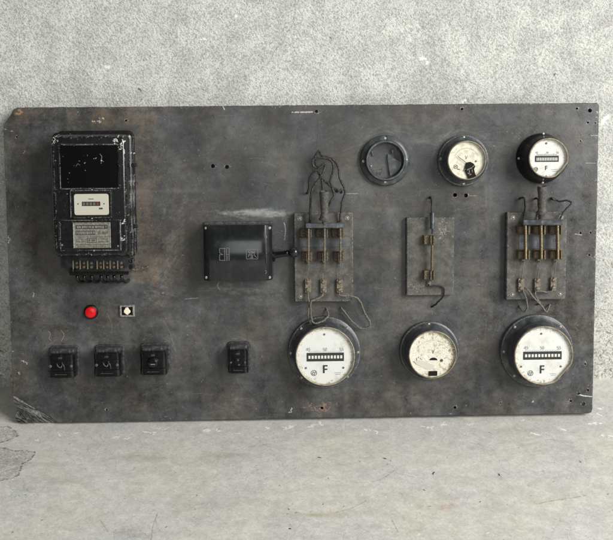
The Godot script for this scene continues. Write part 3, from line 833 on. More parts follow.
# ------------------------------------------------------------------ electricity meter
func make_electricity_meter():
	var o := thing("electricity_meter", "tall chipped black electricity meter with white register and silver nameplate", "meter", 97.6, 195)
	var w := 0.181; var h := 0.292; var zf := 0.112
	# paint with chips along rims, used on the whole case
	var W := 640; var H := 960
	var area := Rect2(-0.11, -0.17, 0.22, 0.34)
	var im := Image.create_empty(W, H, false, Image.FORMAT_RGB8)
	var a := noise(W, H, 401, 0.02, 5); var b := noise(W, H, 402, 0.2, 2)
	for y in H:
		for x in W:
			var v := 0.055 + a[y * W + x] / 255.0 * 0.06 + (b[y * W + x] / 255.0 - 0.5) * 0.03
			im.set_pixel(x, y, Color(v, v * 1.02, v * 1.08))
	var rng := RandomNumberGenerator.new(); rng.seed = 41
	var ux := func(x: float, y: float) -> Vector2: return Vector2((x - area.position.x) / area.size.x * W, (1.0 - (y - area.position.y) / area.size.y) * H)
	var chip_line := func(x0: float, y0: float, x1: float, y1: float, n: int, sz: float, al: float, off: float):
		for k in n:
			var t := rng.randf()
			var p: Vector2 = ux.call(lerpf(x0, x1, t) + rng.randfn() * off, lerpf(y0, y1, t) + rng.randfn() * off)
			fleck(im, p.x, p.y, rng.randf_range(0.5, 1.0) * sz, grey(rng.randf_range(0.5, 0.82), 0.015), al * rng.randf_range(0.5, 1.0), rng)
	var f := func(px: float, py: float) -> Vector3: return loc(o, px, py, zf)
	# edges of the cover
	var tl: Vector3 = f.call(53, 137); var br: Vector3 = f.call(126.5, 255)
	chip_line.call(tl.x, tl.y, br.x, tl.y, 45, 5.0, 0.5, 0.0026)
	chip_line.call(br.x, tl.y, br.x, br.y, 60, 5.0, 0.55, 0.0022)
	chip_line.call(tl.x, tl.y, tl.x, br.y, 70, 5.0, 0.6, 0.0014)
	chip_line.call(tl.x, br.y, br.x, br.y, 70, 5.0, 0.6, 0.0018)
	for q in [[59.6, 145, 118.6, 188.5], [70.5, 190.5, 111.5, 217.5], [60, 220.5, 121, 250]]:
		var p0: Vector3 = f.call(q[0], q[1]); var p1: Vector3 = f.call(q[2], q[3])
		# rims rubbed bare
		var e0: Vector2 = ux.call(p0.x, p0.y); var e1: Vector2 = ux.call(p1.x, p1.y)
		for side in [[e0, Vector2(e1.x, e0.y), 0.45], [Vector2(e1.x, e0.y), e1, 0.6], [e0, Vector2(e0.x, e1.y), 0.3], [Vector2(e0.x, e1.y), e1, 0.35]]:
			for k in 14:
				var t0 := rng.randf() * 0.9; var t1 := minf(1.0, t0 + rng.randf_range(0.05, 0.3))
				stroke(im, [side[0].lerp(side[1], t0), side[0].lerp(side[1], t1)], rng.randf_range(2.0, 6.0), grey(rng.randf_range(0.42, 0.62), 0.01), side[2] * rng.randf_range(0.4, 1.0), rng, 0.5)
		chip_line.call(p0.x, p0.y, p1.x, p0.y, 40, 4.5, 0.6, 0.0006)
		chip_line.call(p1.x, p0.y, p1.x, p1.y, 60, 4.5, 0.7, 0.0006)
		chip_line.call(p0.x, p0.y, p0.x, p1.y, 30, 4.0, 0.5, 0.0006)
		chip_line.call(p0.x, p1.y, p1.x, p1.y, 40, 4.0, 0.5, 0.0006)
	for q in [[54, 140, 14], [116, 140, 14], [122, 142, 8], [124, 149, 5], [120, 147, 6], [124, 222, 6], [123, 236, 5]]:
		for k in q[2]:
			var p: Vector3 = f.call(q[0] + rng.randfn() * 1.4, q[1] + rng.randfn() * 1.6)
			var e: Vector2 = ux.call(p.x, p.y)
			fleck(im, e.x, e.y, rng.randf_range(4, 9), grey(0.8, 0.02), 0.9, rng)
	for k in 60:   # grey strokes painted as sheen on the rounded edges of the cover
		var side := rng.randi_range(0, 2)
		var yy := rng.randf_range(br.y, tl.y); var xx := rng.randf_range(tl.x, br.x)
		var p0: Vector2 = ux.call(xx, tl.y + rng.randf_range(-0.002, 0.006)) if side == 0 else ux.call((br.x if side == 1 else tl.x) + rng.randf_range(-0.003, 0.003), yy)
		var p1: Vector2 = p0 + (Vector2(rng.randf_range(20, 90), rng.randf_range(-2, 2)) if side == 0 else Vector2(rng.randf_range(-2, 2), rng.randf_range(20, 90)))
		stroke(im, [p0, p1], rng.randf_range(2, 7), grey(rng.randf_range(0.25, 0.42)), rng.randf_range(0.2, 0.5), rng, 0.6)
	for k in 26:   # the flange along the right side: pale streaks painted as its highlight
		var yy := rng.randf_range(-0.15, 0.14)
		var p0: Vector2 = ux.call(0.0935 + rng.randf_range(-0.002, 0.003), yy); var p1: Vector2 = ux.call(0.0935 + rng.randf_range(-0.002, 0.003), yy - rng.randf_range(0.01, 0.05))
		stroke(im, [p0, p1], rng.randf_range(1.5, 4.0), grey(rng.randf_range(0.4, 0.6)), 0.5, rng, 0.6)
	for k in 34:
		fleck(im, rng.randf() * W, rng.randf() * H, rng.randf_range(1.5, 4.5), grey(rng.randf_range(0.45, 0.75)), 0.7, rng)
	for k in 40:
		var p := Vector2(rng.randf() * W, rng.randf() * H)
		stroke(im, [p, p + Vector2(rng.randf_range(-25, 25), rng.randf_range(-25, 25))], 1.2, grey(0.5), 0.4, rng, 0.5)
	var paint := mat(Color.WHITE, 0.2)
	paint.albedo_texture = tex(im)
	# back plate
	var mb := MB.new()
	loft(mb, [rrect(w + 0.012, h + 0.024, 0.016, 0, 0, 0.002), rrect(w + 0.012, h + 0.024, 0.016, 0.014, 0, 0.002), rrect(w + 0.006, h + 0.018, 0.013, 0.018, 0, 0.002)])
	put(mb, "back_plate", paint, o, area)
	mb = MB.new()
	loft(mb, [rrect(w + 0.004, h + 0.010, 0.014, 0.017), rrect(w + 0.003, h + 0.008, 0.014, 0.055), rrect(w + 0.012, h + 0.016, 0.016, 0.057), rrect(w + 0.012, h + 0.016, 0.016, 0.063), rrect(w + 0.004, h + 0.008, 0.014, 0.066),
		rrect(w, h, 0.016, zf - 0.012), rrect(w - 0.002, h - 0.002, 0.015, zf - 0.006), rrect(w - 0.008, h - 0.008, 0.014, zf - 0.0015), rrect(w - 0.014, h - 0.014, 0.012, zf)])
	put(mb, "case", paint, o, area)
	# upper window with a raised frame and a dark pane
	var c: Vector3 = f.call(89.3, 166.5)
	var fw := MB.new()
	frame_ring(fw, c.x, c.y, zf - 0.001, zf + 0.0035, 0.148, 0.111, 0.006, 0.005)
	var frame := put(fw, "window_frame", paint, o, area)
	var gl := MB.new()
	block(gl, c.x, c.y, zf - 0.001, 0.139, 0.102, 0.0016, 0.004)
	var gm := mat(Color(0.035, 0.037, 0.045), 0.12)
	var gi := Image.create_empty(256, 192, false, Image.FORMAT_RGB8)
	gi.fill(Color(0.035, 0.037, 0.045))
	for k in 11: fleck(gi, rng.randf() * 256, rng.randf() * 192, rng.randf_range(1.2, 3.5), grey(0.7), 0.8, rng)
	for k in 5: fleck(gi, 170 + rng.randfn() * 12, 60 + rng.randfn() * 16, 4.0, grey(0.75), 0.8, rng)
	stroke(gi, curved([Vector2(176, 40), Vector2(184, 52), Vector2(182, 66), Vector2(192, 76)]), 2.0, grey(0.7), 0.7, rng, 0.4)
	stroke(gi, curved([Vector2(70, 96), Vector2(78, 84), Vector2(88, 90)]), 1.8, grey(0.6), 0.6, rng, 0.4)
	gm.albedo_color = Color.WHITE
	gm.albedo_texture = tex(gi)
	put(gl, "pane", gm, frame, Rect2(c.x - 0.07, c.y - 0.051, 0.14, 0.102))
	# register window
	c = f.call(91, 204)
	fw = MB.new()
	frame_ring(fw, c.x, c.y, zf - 0.001, zf + 0.003, 0.104, 0.067, 0.003, 0.004)
	frame = put(fw, "register_frame", paint, o, area)
	var rp := MB.new()
	c = f.call(91.4, 204.5)
	block(rp, c.x, c.y, zf - 0.001, 0.083, 0.051, 0.0022, 0.005)
	put(rp, "register_plate", mat(Color(0.74, 0.73, 0.67), 0.45), frame)
	rp = MB.new()
	c = f.call(91.2, 203.8)
	block(rp, c.x, c.y, zf + 0.0008, 0.044, 0.0105, 0.0010, 0.001, 0.0003)
	put(rp, "counter", mat(Color(0.13, 0.12, 0.11), 0.4), frame)
	for k in 5:
		rp = MB.new()
		block(rp, c.x - 0.0172 + k * 0.0082, c.y, zf + 0.0014, 0.0058, 0.0075, 0.0009, 0.0004, 0.0002)
		put(rp, "number_drum", mat(Color(0.36, 0.35, 0.33) if k < 4 else Color(0.42, 0.20, 0.15), 0.5), frame)
	rp = MB.new()
	block(rp, c.x + 0.023, c.y - 0.0115, zf + 0.0011, 0.009, 0.004, 0.0004, 0.0004, 0.0001)
	var print_ink := mat(Color(0.25, 0.24, 0.22), 0.6)
	put(rp, "register_print", print_ink, frame)
	rp = MB.new()
	block(rp, c.x, c.y + 0.0115, zf + 0.0011, 0.013, 0.0016, 0.0004, 0.0004, 0.0001)
	put(rp, "register_print", print_ink, frame)
	for sx in [-1, 1]:
		rp = MB.new()
		lathe(rp, [[0.0016, zf + 0.001], [0.0016, zf + 0.002]], 8, c.x + sx * 0.031, c.y)
		put(rp, "register_rivet", print_ink, frame)
	# lower door with the nameplate
	c = f.call(89, 234)
	fw = MB.new()
	frame_ring(fw, c.x, c.y, zf - 0.001, zf + 0.003, 0.148, 0.074, 0.008, 0.0035)
	var door := put(fw, "door_rim", paint, o, area)
	c = f.call(91.9, 235.8)
	var nw := 0.0895; var nh := 0.064
	var ni := Image.create_empty(360, 256, false, Image.FORMAT_RGB8)
	var na := noise(360, 256, 77, 0.03, 5)
	for y in 256:
		for x in 360:
			var v := 0.50 + (na[y * 360 + x] / 255.0 - 0.5) * 0.22
			ni.set_pixel(x, y, Color(v + 0.02, v + 0.01, v - 0.03))
	var dark := Color(0.20, 0.19, 0.17)
	ni.fill_rect(Rect2i(24, 22, 312, 40), Color(0.27, 0.26, 0.24))
	ni.fill_rect(Rect2i(24, 78, 190, 42), Color(0.30, 0.29, 0.27))
	ni.fill_rect(Rect2i(130, 150, 95, 46), dark)
	ni.fill_rect(Rect2i(136, 155, 83, 36), Color(0.52, 0.50, 0.46))
	ni.fill_rect(Rect2i(24, 212, 312, 5), dark)
	for row in [[32, 52, 40, 320, 0.62], [86, 112, 34, 204, 0.58], [84, 114, 232, 336, 0.27], [132, 146, 28, 336, 0.27], [152, 166, 28, 120, 0.27], [176, 192, 28, 120, 0.27], [152, 166, 240, 336, 0.27], [178, 194, 240, 336, 0.27], [162, 186, 144, 212, 0.2], [224, 238, 40, 320, 0.3]]:
		var x: float = row[2]
		while x < row[3]:
			var wd := rng.randf_range(3, 8)
			if rng.randf() < 0.84: ni.fill_rect(Rect2i(int(x), row[0] + rng.randi_range(0, 2), int(wd), row[1] - row[0] - rng.randi_range(0, 5)), grey(row[4], 0.01))
			x += wd + rng.randf_range(2, 5)
	for k in 160: fleck(ni, rng.randf() * 360, rng.randf() * 256, rng.randf_range(1, 5), grey(rng.randf_range(0.3, 0.75), 0.03), 0.5, rng)
	var nm := mat(Color.WHITE, 0.5, 0.35)
	nm.albedo_texture = tex(ni)
	var np := MB.new()
	block(np, c.x, c.y, zf - 0.001, nw, nh, 0.0022, 0.001, 0.0005)
	var plate := put(np, "nameplate", nm, door, Rect2(c.x - nw / 2, c.y - nh / 2, nw, nh))
	np = MB.new()
	frame_ring(np, c.x, c.y, zf + 0.0008, zf + 0.0024, nw + 0.001, nh + 0.001, 0.0015, 0.0028)
	put(np, "nameplate_border", M.steel, door)
	# small seal screws on the middle line of the cover
	for q in [[92, 189.8], [92, 218.3], [94, 250.5], [62, 245], [118, 246]]:
		np = MB.new()
		c = f.call(q[0], q[1])
		screw(np, c.x, c.y, zf + 0.001, 0.0025)
		put(np, "screw", M.steel, o)
	# side lugs with bolts
	for q in [[136.5, 165, 1], [137.5, 226, 1], [51.5, 163, -1]]:
		np = MB.new()
		c = loc(o, q[0], q[1], 0.06)
		np.xf = Transform3D(Basis(Vector3.UP, PI / 2 * q[2]), Vector3(c.x - q[2] * 0.012, c.y, 0.06))
		lathe(np, [[0.0055, 0], [0.0055, 0.006], [0.0035, 0.007], [0.0035, 0.0125], [0.0028, 0.014]], 12)
		put(np, "bolt", paint, o, area)
	# terminal block
	var y0 := loc(o, 95, 268, 0.06).y
	np = MB.new()
	block(np, -0.004, -0.157, 0.0, 0.162, 0.044, 0.066, 0.003, 0.0015)
	var tb := put(np, "terminal_block", M.black, o)
	np = MB.new()
	var cc := loc(o, 99, 273.5, 0.07)
	block(np, cc.x, cc.y, 0.06, 0.146, 0.008, 0.012, 0.001, 0.001)
	put(np, "terminal_bar", M.bakelite, tb)
	var xs := [73.5, 80.5, 88, 97.5, 104, 110.5, 118]
	for k in xs.size():
		np = MB.new()
		var p := loc(o, xs[k] + 3.0, 265, 0.071)
		var q := loc(o, xs[k] - 0.5, 265, 0.071)
		block(np, q.x, q.y, 0.064, 0.0022, 0.021, 0.008, 0.0005, 0.0003)
		put(np, "divider", tri_dirty(), tb)
		np = MB.new()
		screw(np, p.x, p.y + 0.0045, 0.066, 0.0038)
		screw(np, p.x, p.y - 0.0055, 0.066, 0.0038)
		put(np, "terminal_screw", M.rust, tb)
		# cable going down and back to the board
		np = MB.new()
		var s := loc(o, xs[k] + 3.5, 275, 0.05)
		tube(np, [Vector3(s.x, s.y + 0.006, 0.048), Vector3(s.x + 0.001, s.y - 0.008, 0.052), Vector3(s.x + 0.005, s.y - 0.018, 0.038), Vector3(s.x + 0.009, s.y - 0.020, 0.016), Vector3(s.x + 0.010, s.y - 0.018, -0.004)], 0.0042, 10)
		put(np, "cable", M.bakelite, o)
	# seal rings and a twisted yellowed seal wire at the lower right
	for q in [[131, 261, 0.07], [131, 267, 0.07], [71, 271, 0.07]]:
		np = MB.new()
		c = loc(o, q[0], q[1], q[2])
		lathe(np, [[0.0062, q[2] - 0.028], [0.0062, q[2] - 0.001], [0.005, q[2]], [0.0025, q[2]], [0.0022, q[2] - 0.002]], 14, c.x, c.y)
		put(np, "seal_screw", paint, o, area)
	np = MB.new()
	tube(np, [loc(o, 132, 269, 0.07), loc(o, 136, 270, 0.065), loc(o, 140, 268, 0.05), loc(o, 144, 268.5, 0.03), loc(o, 147.5, 266.8, 0.012), loc(o, 148, 266, 0.0)], 0.0018)
	for q in [[136, 270, 0.065], [142, 268, 0.04], [147, 267, 0.014]]:
		c = loc(o, q[0], q[1], q[2])
		lathe(np, [[0.001, c.z - 0.0036], [0.0036, c.z - 0.001], [0.0036, c.z + 0.001], [0.001, c.z + 0.0036]], 10, c.x, c.y)
	put(np, "seal_wire", M.brass, o)

func tri_dirty() -> Material:
	if not M.has("dirty"): M.dirty = mat(Color(0.44, 0.40, 0.31), 0.7)
	return M.dirty

# ------------------------------------------------------------------ lamp and push
func make_lamp_and_push():
	var o := thing("indicator_lamp", "small round red lamp lens in a dark ring above the fuse holders", "lamp", 91.2, 311.8)
	var mb := MB.new()
	lathe(mb, [[0.0185, 0], [0.0185, 0.004], [0.0165, 0.0075], [0.0145, 0.008], [0.0140, 0.005]], 32)
	put(mb, "bezel", M.jet, o)
	mb = MB.new()
	lathe(mb, [[0.0140, 0.002], [0.0140, 0.011], [0.0128, 0.0135], [0.009, 0.0148], [0.004, 0.0152]], 32)
	var red := mat(Color(0.80, 0.03, 0.05), 0.28)
	put(mb, "lens", red, o)
	o = thing("bell_push", "tiny square metal socket with a broken cream insert beside the red lamp", "push button", 127.3, 310.8)
	mb = MB.new()
	frame_ring(mb, 0, 0, 0, 0.006, 0.038, 0.031, 0.002, 0.005)
	put(mb, "frame", M.steel, o)
	mb = MB.new()
	block(mb, 0, 0, 0, 0.030, 0.023, 0.0018, 0.001)
	put(mb, "recess", M.jet, o)
	mb = MB.new()
	var rng := RandomNumberGenerator.new(); rng.seed = 5
	var r0 := PackedVector3Array(); var r1 := PackedVector3Array(); var r2 := PackedVector3Array()
	for k in 18:
		var a := TAU * k / 18
		var q := Vector2(cos(a) * 0.0085, sin(a) * 0.0095) * rng.randf_range(0.85, 1.08)
		if q.x > 0.002 and q.y > 0.002: q *= 0.78
		r0.append(Vector3(q.x, q.y, 0.001)); r1.append(Vector3(q.x, q.y, 0.0065)); r2.append(Vector3(q.x * 0.8, q.y * 0.8, 0.009))
	loft(mb, [r0, r1, r2])
	put(mb, "insert", mat(Color(0.92, 0.88, 0.80), 0.5), o)

# ------------------------------------------------------------------ fuse holders
func fuse_holder(px: float, py: float, w: float, label: String, kind: int):
	var o := thing("fuse_holder", label, "fuse holder", px, py, "black fuse holders along the foot of the board")
	var h := 0.071
	var mb := MB.new()
	block(mb, 0.001, 0, 0, w + 0.006, h + 0.006, 0.007, 0.009, 0.002)
	put(mb, "base", M.dusty, o)
	mb = MB.new()
	# top shoulder, lower than the body
	block(mb, 0, h * 0.36, 0.005, w - 0.008, h * 0.26, 0.030, 0.005, 0.003)
	put(mb, "shoulder", M.dusty, o)
	mb = MB.new()
	# body: rounded at left and right, drawn out along y
	var rings := []
	for y in [[-0.036, 0.004], [-0.034, 0.0], [-0.019, 0.0], [-0.0175, 0.0025], [0.0065, 0.0025], [0.008, 0.0], [0.0225, 0.0], [0.0255, 0.0025]]:
		var r := PackedVector3Array()
		var hw: float = w / 2 - 0.001 - y[1] * 0.3
		var zt: float = 0.052 - y[1]
		for q in [[-hw, 0.006], [hw, 0.006], [hw, zt - 0.014], [hw - 0.0008, zt - 0.0095], [hw - 0.0025, zt - 0.0058], [hw - 0.0055, zt - 0.0026], [hw - 0.0095, zt - 0.0007], [hw - 0.014, zt], [-hw + 0.014, zt], [-hw + 0.0095, zt - 0.0007], [-hw + 0.0055, zt - 0.0026], [-hw + 0.0025, zt - 0.0058], [-hw + 0.0008, zt - 0.0095], [-hw, zt - 0.014]]:
			r.append(Vector3(q[0], y[0] * h / 0.071, q[1]))
		rings.append(r)
	loft(mb, rings)
	put(mb, "body", M.bakelite, o)
	mb = MB.new()
	block(mb, 0, 0.015, 0.0515, 0.010, 0.005, 0.0012, 0.001, 0.0004)
	put(mb, "badge", M.dusty, o)
	mb = MB.new()
	block(mb, 0, -0.027, 0.0515, w * 0.42, 0.0016, 0.0009, 0.0003, 0.0002)
	put(mb, "raised_lettering", M.dusty, o)
	if kind == 0:
		for sx in [-1, 1]:
			mb = MB.new()
			lathe(mb, [[0.0036, 0.048], [0.0036, 0.0515], [0.002, 0.0525]], 12, sx * w * 0.37, -0.006)
			put(mb, "screw", M.handle, o)
		mb = MB.new()
		tube(mb, [Vector3(-0.011, 0.001, 0.050), Vector3(-0.008, 0.000, 0.055), Vector3(-0.004, -0.006, 0.057), Vector3(0.002, -0.008, 0.056), Vector3(0.004, -0.003, 0.054), Vector3(0.009, -0.004, 0.056), Vector3(0.010, -0.012, 0.054), Vector3(0.008, -0.016, 0.049)], 0.0015)
		tube(mb, [Vector3(0.004, 0.003, 0.049), Vector3(0.005, 0.001, 0.055), Vector3(0.009, -0.003, 0.056)], 0.0016)
		put(mb, "seal_wire", M.flange, o)
	elif kind == 1:
		mb = MB.new()
		lathe(mb, [[0.014, 0.047], [0.014, 0.052], [0.012, 0.056], [0.007, 0.058], [0.0065, 0.055]], 24, 0, -0.003)
		put(mb, "knob", M.jet, o)
		mb = MB.new()
		block(mb, 0, -0.007, 0.0545, 0.012, 0.0022, 0.003, 0.0005, 0.0003)
		put(mb, "seal_wire", M.steel, o)
	else:
		mb = MB.new()
		block(mb, 0, -0.006, 0.048, 0.015, 0.017, 0.0045, 0.002, 0.0008)
		put(mb, "recess_cover", M.jet, o)
		for q in [[-0.018, -0.007], [0.017, -0.007], [0, -0.001], [0.002, -0.013]]:
			mb = MB.new()
			lathe(mb, [[0.0026, 0.049], [0.0026, 0.0535], [0.0012, 0.0545]], 10, q[0], q[1])
			put(mb, "screw", M.handle, o)

func make_fuse_holders():
	fuse_holder(64.8, 360.2, 0.070, "leftmost of the wide black fuse holders with twisted metal clip", 0)
	fuse_holder(110.0, 359.0, 0.070, "middle of the three wide black fuse holders, its metal clip between two screws", 0)
	fuse_holder(155.5, 357.5, 0.070, "wide black fuse holder with round dark knob, third from left", 1)
	fuse_holder(238.7, 356.0, 0.054, "narrow black fuse holder standing alone under the lever switch", 2)

# ------------------------------------------------------------------ lever switch
func make_lever_switch():
	var o := thing("lever_switch", "glossy black box switch with ball lever beside the left knife switch", "switch", 238.8, 250.6)
	var w := 0.172; var h := 0.139; var z := 0.072
	var mb := MB.new()
	block(mb, 0, 0.002, 0, w + 0.004, h + 0.006, 0.010, 0.006, 0.002)
	put(mb, "base", M.dusty, o)
	mb = MB.new()
	var rings := []
	for y in [[-1.0, 0.0022], [-0.97, 0.0], [0.97, 0.0], [1.0, 0.0022]]:
		var r := PackedVector3Array()
		var hw: float = w / 2 - y[1]
		r.append(Vector3(-hw, y[0] * h / 2, 0.008)); r.append(Vector3(hw, y[0] * h / 2, 0.008))
		# a flat bow across the front that rolls over into the sides
		for k in 45:
			var t := PI * k / 44.0
			var ce := signf(cos(t)) * pow(absf(cos(t)), 0.30)
			var se := pow(sin(t), 0.34)
			r.append(Vector3(hw * ce, y[0] * h / 2, 0.034 + (z - 0.034 - y[1]) * se + 0.004 * (1.0 - ce * ce)))
		rings.append(r)
	loft(mb, rings, true, true, 50.0)
	put(mb, "cover", M.gloss, o)
	for q in [[206, 228, 0.0675], [269.5, 228, 0.0675], [206.5, 277.5, 0.0675], [269.5, 277.5, 0.0675]]:
		var c := loc(o, q[0], q[1], q[2])
		mb = MB.new()
		screw(mb, c.x, c.y, q[2] - 0.0015, 0.0042)
		put(mb, "screw", M.steel, o)
	# printed labels: thin raised strips
	var zl := z + 0.0040
	var L := func(px: float, py: float) -> Vector3: return loc(o, px, py, zl)
	mb = MB.new()
	for q in [[219.5, 248.5, 225.3, 248.5], [219.5, 248.5, 219.5, 252.5], [219.5, 252.5, 222, 254.5], [219.5, 254.7, 219.5, 260.3], [219.5, 260.3, 224, 260.3], [219.5, 254.7, 223, 254.7], [224.6, 248, 224.6, 260.8], [226.3, 248, 226.3, 260.8], [229.2, 248, 229.2, 260.5], [226.3, 254.3, 229.2, 254.3], [226.3, 248, 229.2, 248], [227.7, 255.5, 227.7, 260.5]]:
		strip(mb, L.call(q[0], q[1]), L.call(q[2], q[3]), 0.0012, zl)
	put(mb, "diagram_label", M.white_print, o)
	mb = MB.new()
	for q in [[246.3, 249.3, 257.8, 249.3], [246.3, 258.9, 257.8, 258.9], [246.3, 249.3, 246.3, 258.9], [257.8, 249.3, 257.8, 258.9], [248, 251, 250, 254], [250, 254, 248, 257], [249, 250.5, 254, 252.5], [248, 255, 252, 254.5], [252, 252, 252, 258.5], [250.5, 256, 253, 256], [250, 257.7, 253, 257.7], [254.5, 250.5, 254, 255], [254, 255, 256.5, 257.5], [249.5, 252.8, 253.5, 252.8]]:
		strip(mb, L.call(q[0], q[1]), L.call(q[2], q[3]), 0.0012, zl)
	put(mb, "diagram_label", M.white_print, o)
	var zm := z - 0.001
	var P := func(px: float, py: float) -> Vector3: return loc(o, px, py, zm)
	mb = MB.new()
	for q in [[264, 237.5, 265.5, 234.5], [265.5, 234.5, 267, 237.5], [264, 237.5, 267, 237.5]]:
		strip(mb, P.call(q[0], q[1]), P.call(q[2], q[3]), 0.0016, zm)
	put(mb, "position_mark", M.white_print, o)
	mb = MB.new()
	for q in [[262, 253.2, 266.5, 253.2], [264.3, 253.2, 264.3, 255.5]]:
		strip(mb, P.call(q[0], q[1]), P.call(q[2], q[3]), 0.0016, zm)
	put(mb, "position_mark", M.white_print, o)
	mb = MB.new()
	var c2: Vector3 = P.call(265, 272)
	lathe(mb, [[0.0045, zm], [0.0045, zm + 0.0012], [0.0032, zm + 0.0012], [0.0030, zm]], 16, c2.x, c2.y, false, false)
	put(mb, "position_mark", M.white_print, o)
	# lever
	var lever := MB.new()
	var a := loc(o, 272.5, 255.5, 0.040); var b := loc(o, 294, 252.3, 0.055)
	var dir := (b - a).normalized()
	lever.xf = Transform3D(Basis(Quaternion(Vector3(0, 0, 1), dir)), a)
	var ln := a.distance_to(b)
	lathe(lever, [[0.016, -0.006], [0.016, 0.003], [0.0085, 0.005], [0.007, ln * 0.5], [0.0085, ln * 0.72], [0.006, ln - 0.013]], 20)
	var lv := put(lever, "lever", M.jet, o)
	var ball := MB.new()
	var prof := []
	for k in 11:
		var t := PI * k / 10.0
		prof.append([maxf(0.0003, 0.0135 * sin(t)), b.z - 0.0135 * cos(t)])
	lathe(ball, prof, 24, b.x, b.y)
	put(ball, "ball", M.gloss, lv)

func strip(mb: MB, a: Vector3, b: Vector3, w: float, z: float):
	var d := (b - a); d.z = 0
	var len := d.length()
	var keep := mb.xf
	mb.xf = keep * Transform3D(Basis(Vector3(0, 0, 1), atan2(d.y, d.x)), Vector3((a.x + b.x) / 2, (a.y + b.y) / 2, 0))
	block(mb, 0, 0, z - 0.0006, len + w, w, 0.0011, 0.0002, 0.0001)
	mb.xf = keep

# ------------------------------------------------------------------ knife switches
func wire(o: Node3D, pts: Array, r: float, m: Material, called := "wire"):
	var mb := MB.new()
	var q := []
	for p in pts: q.append(loc(o, p[0], p[1], p[2]))
	tube(mb, q, r, 8, 5, 0.0007)
	return put(mb, called, m, o)

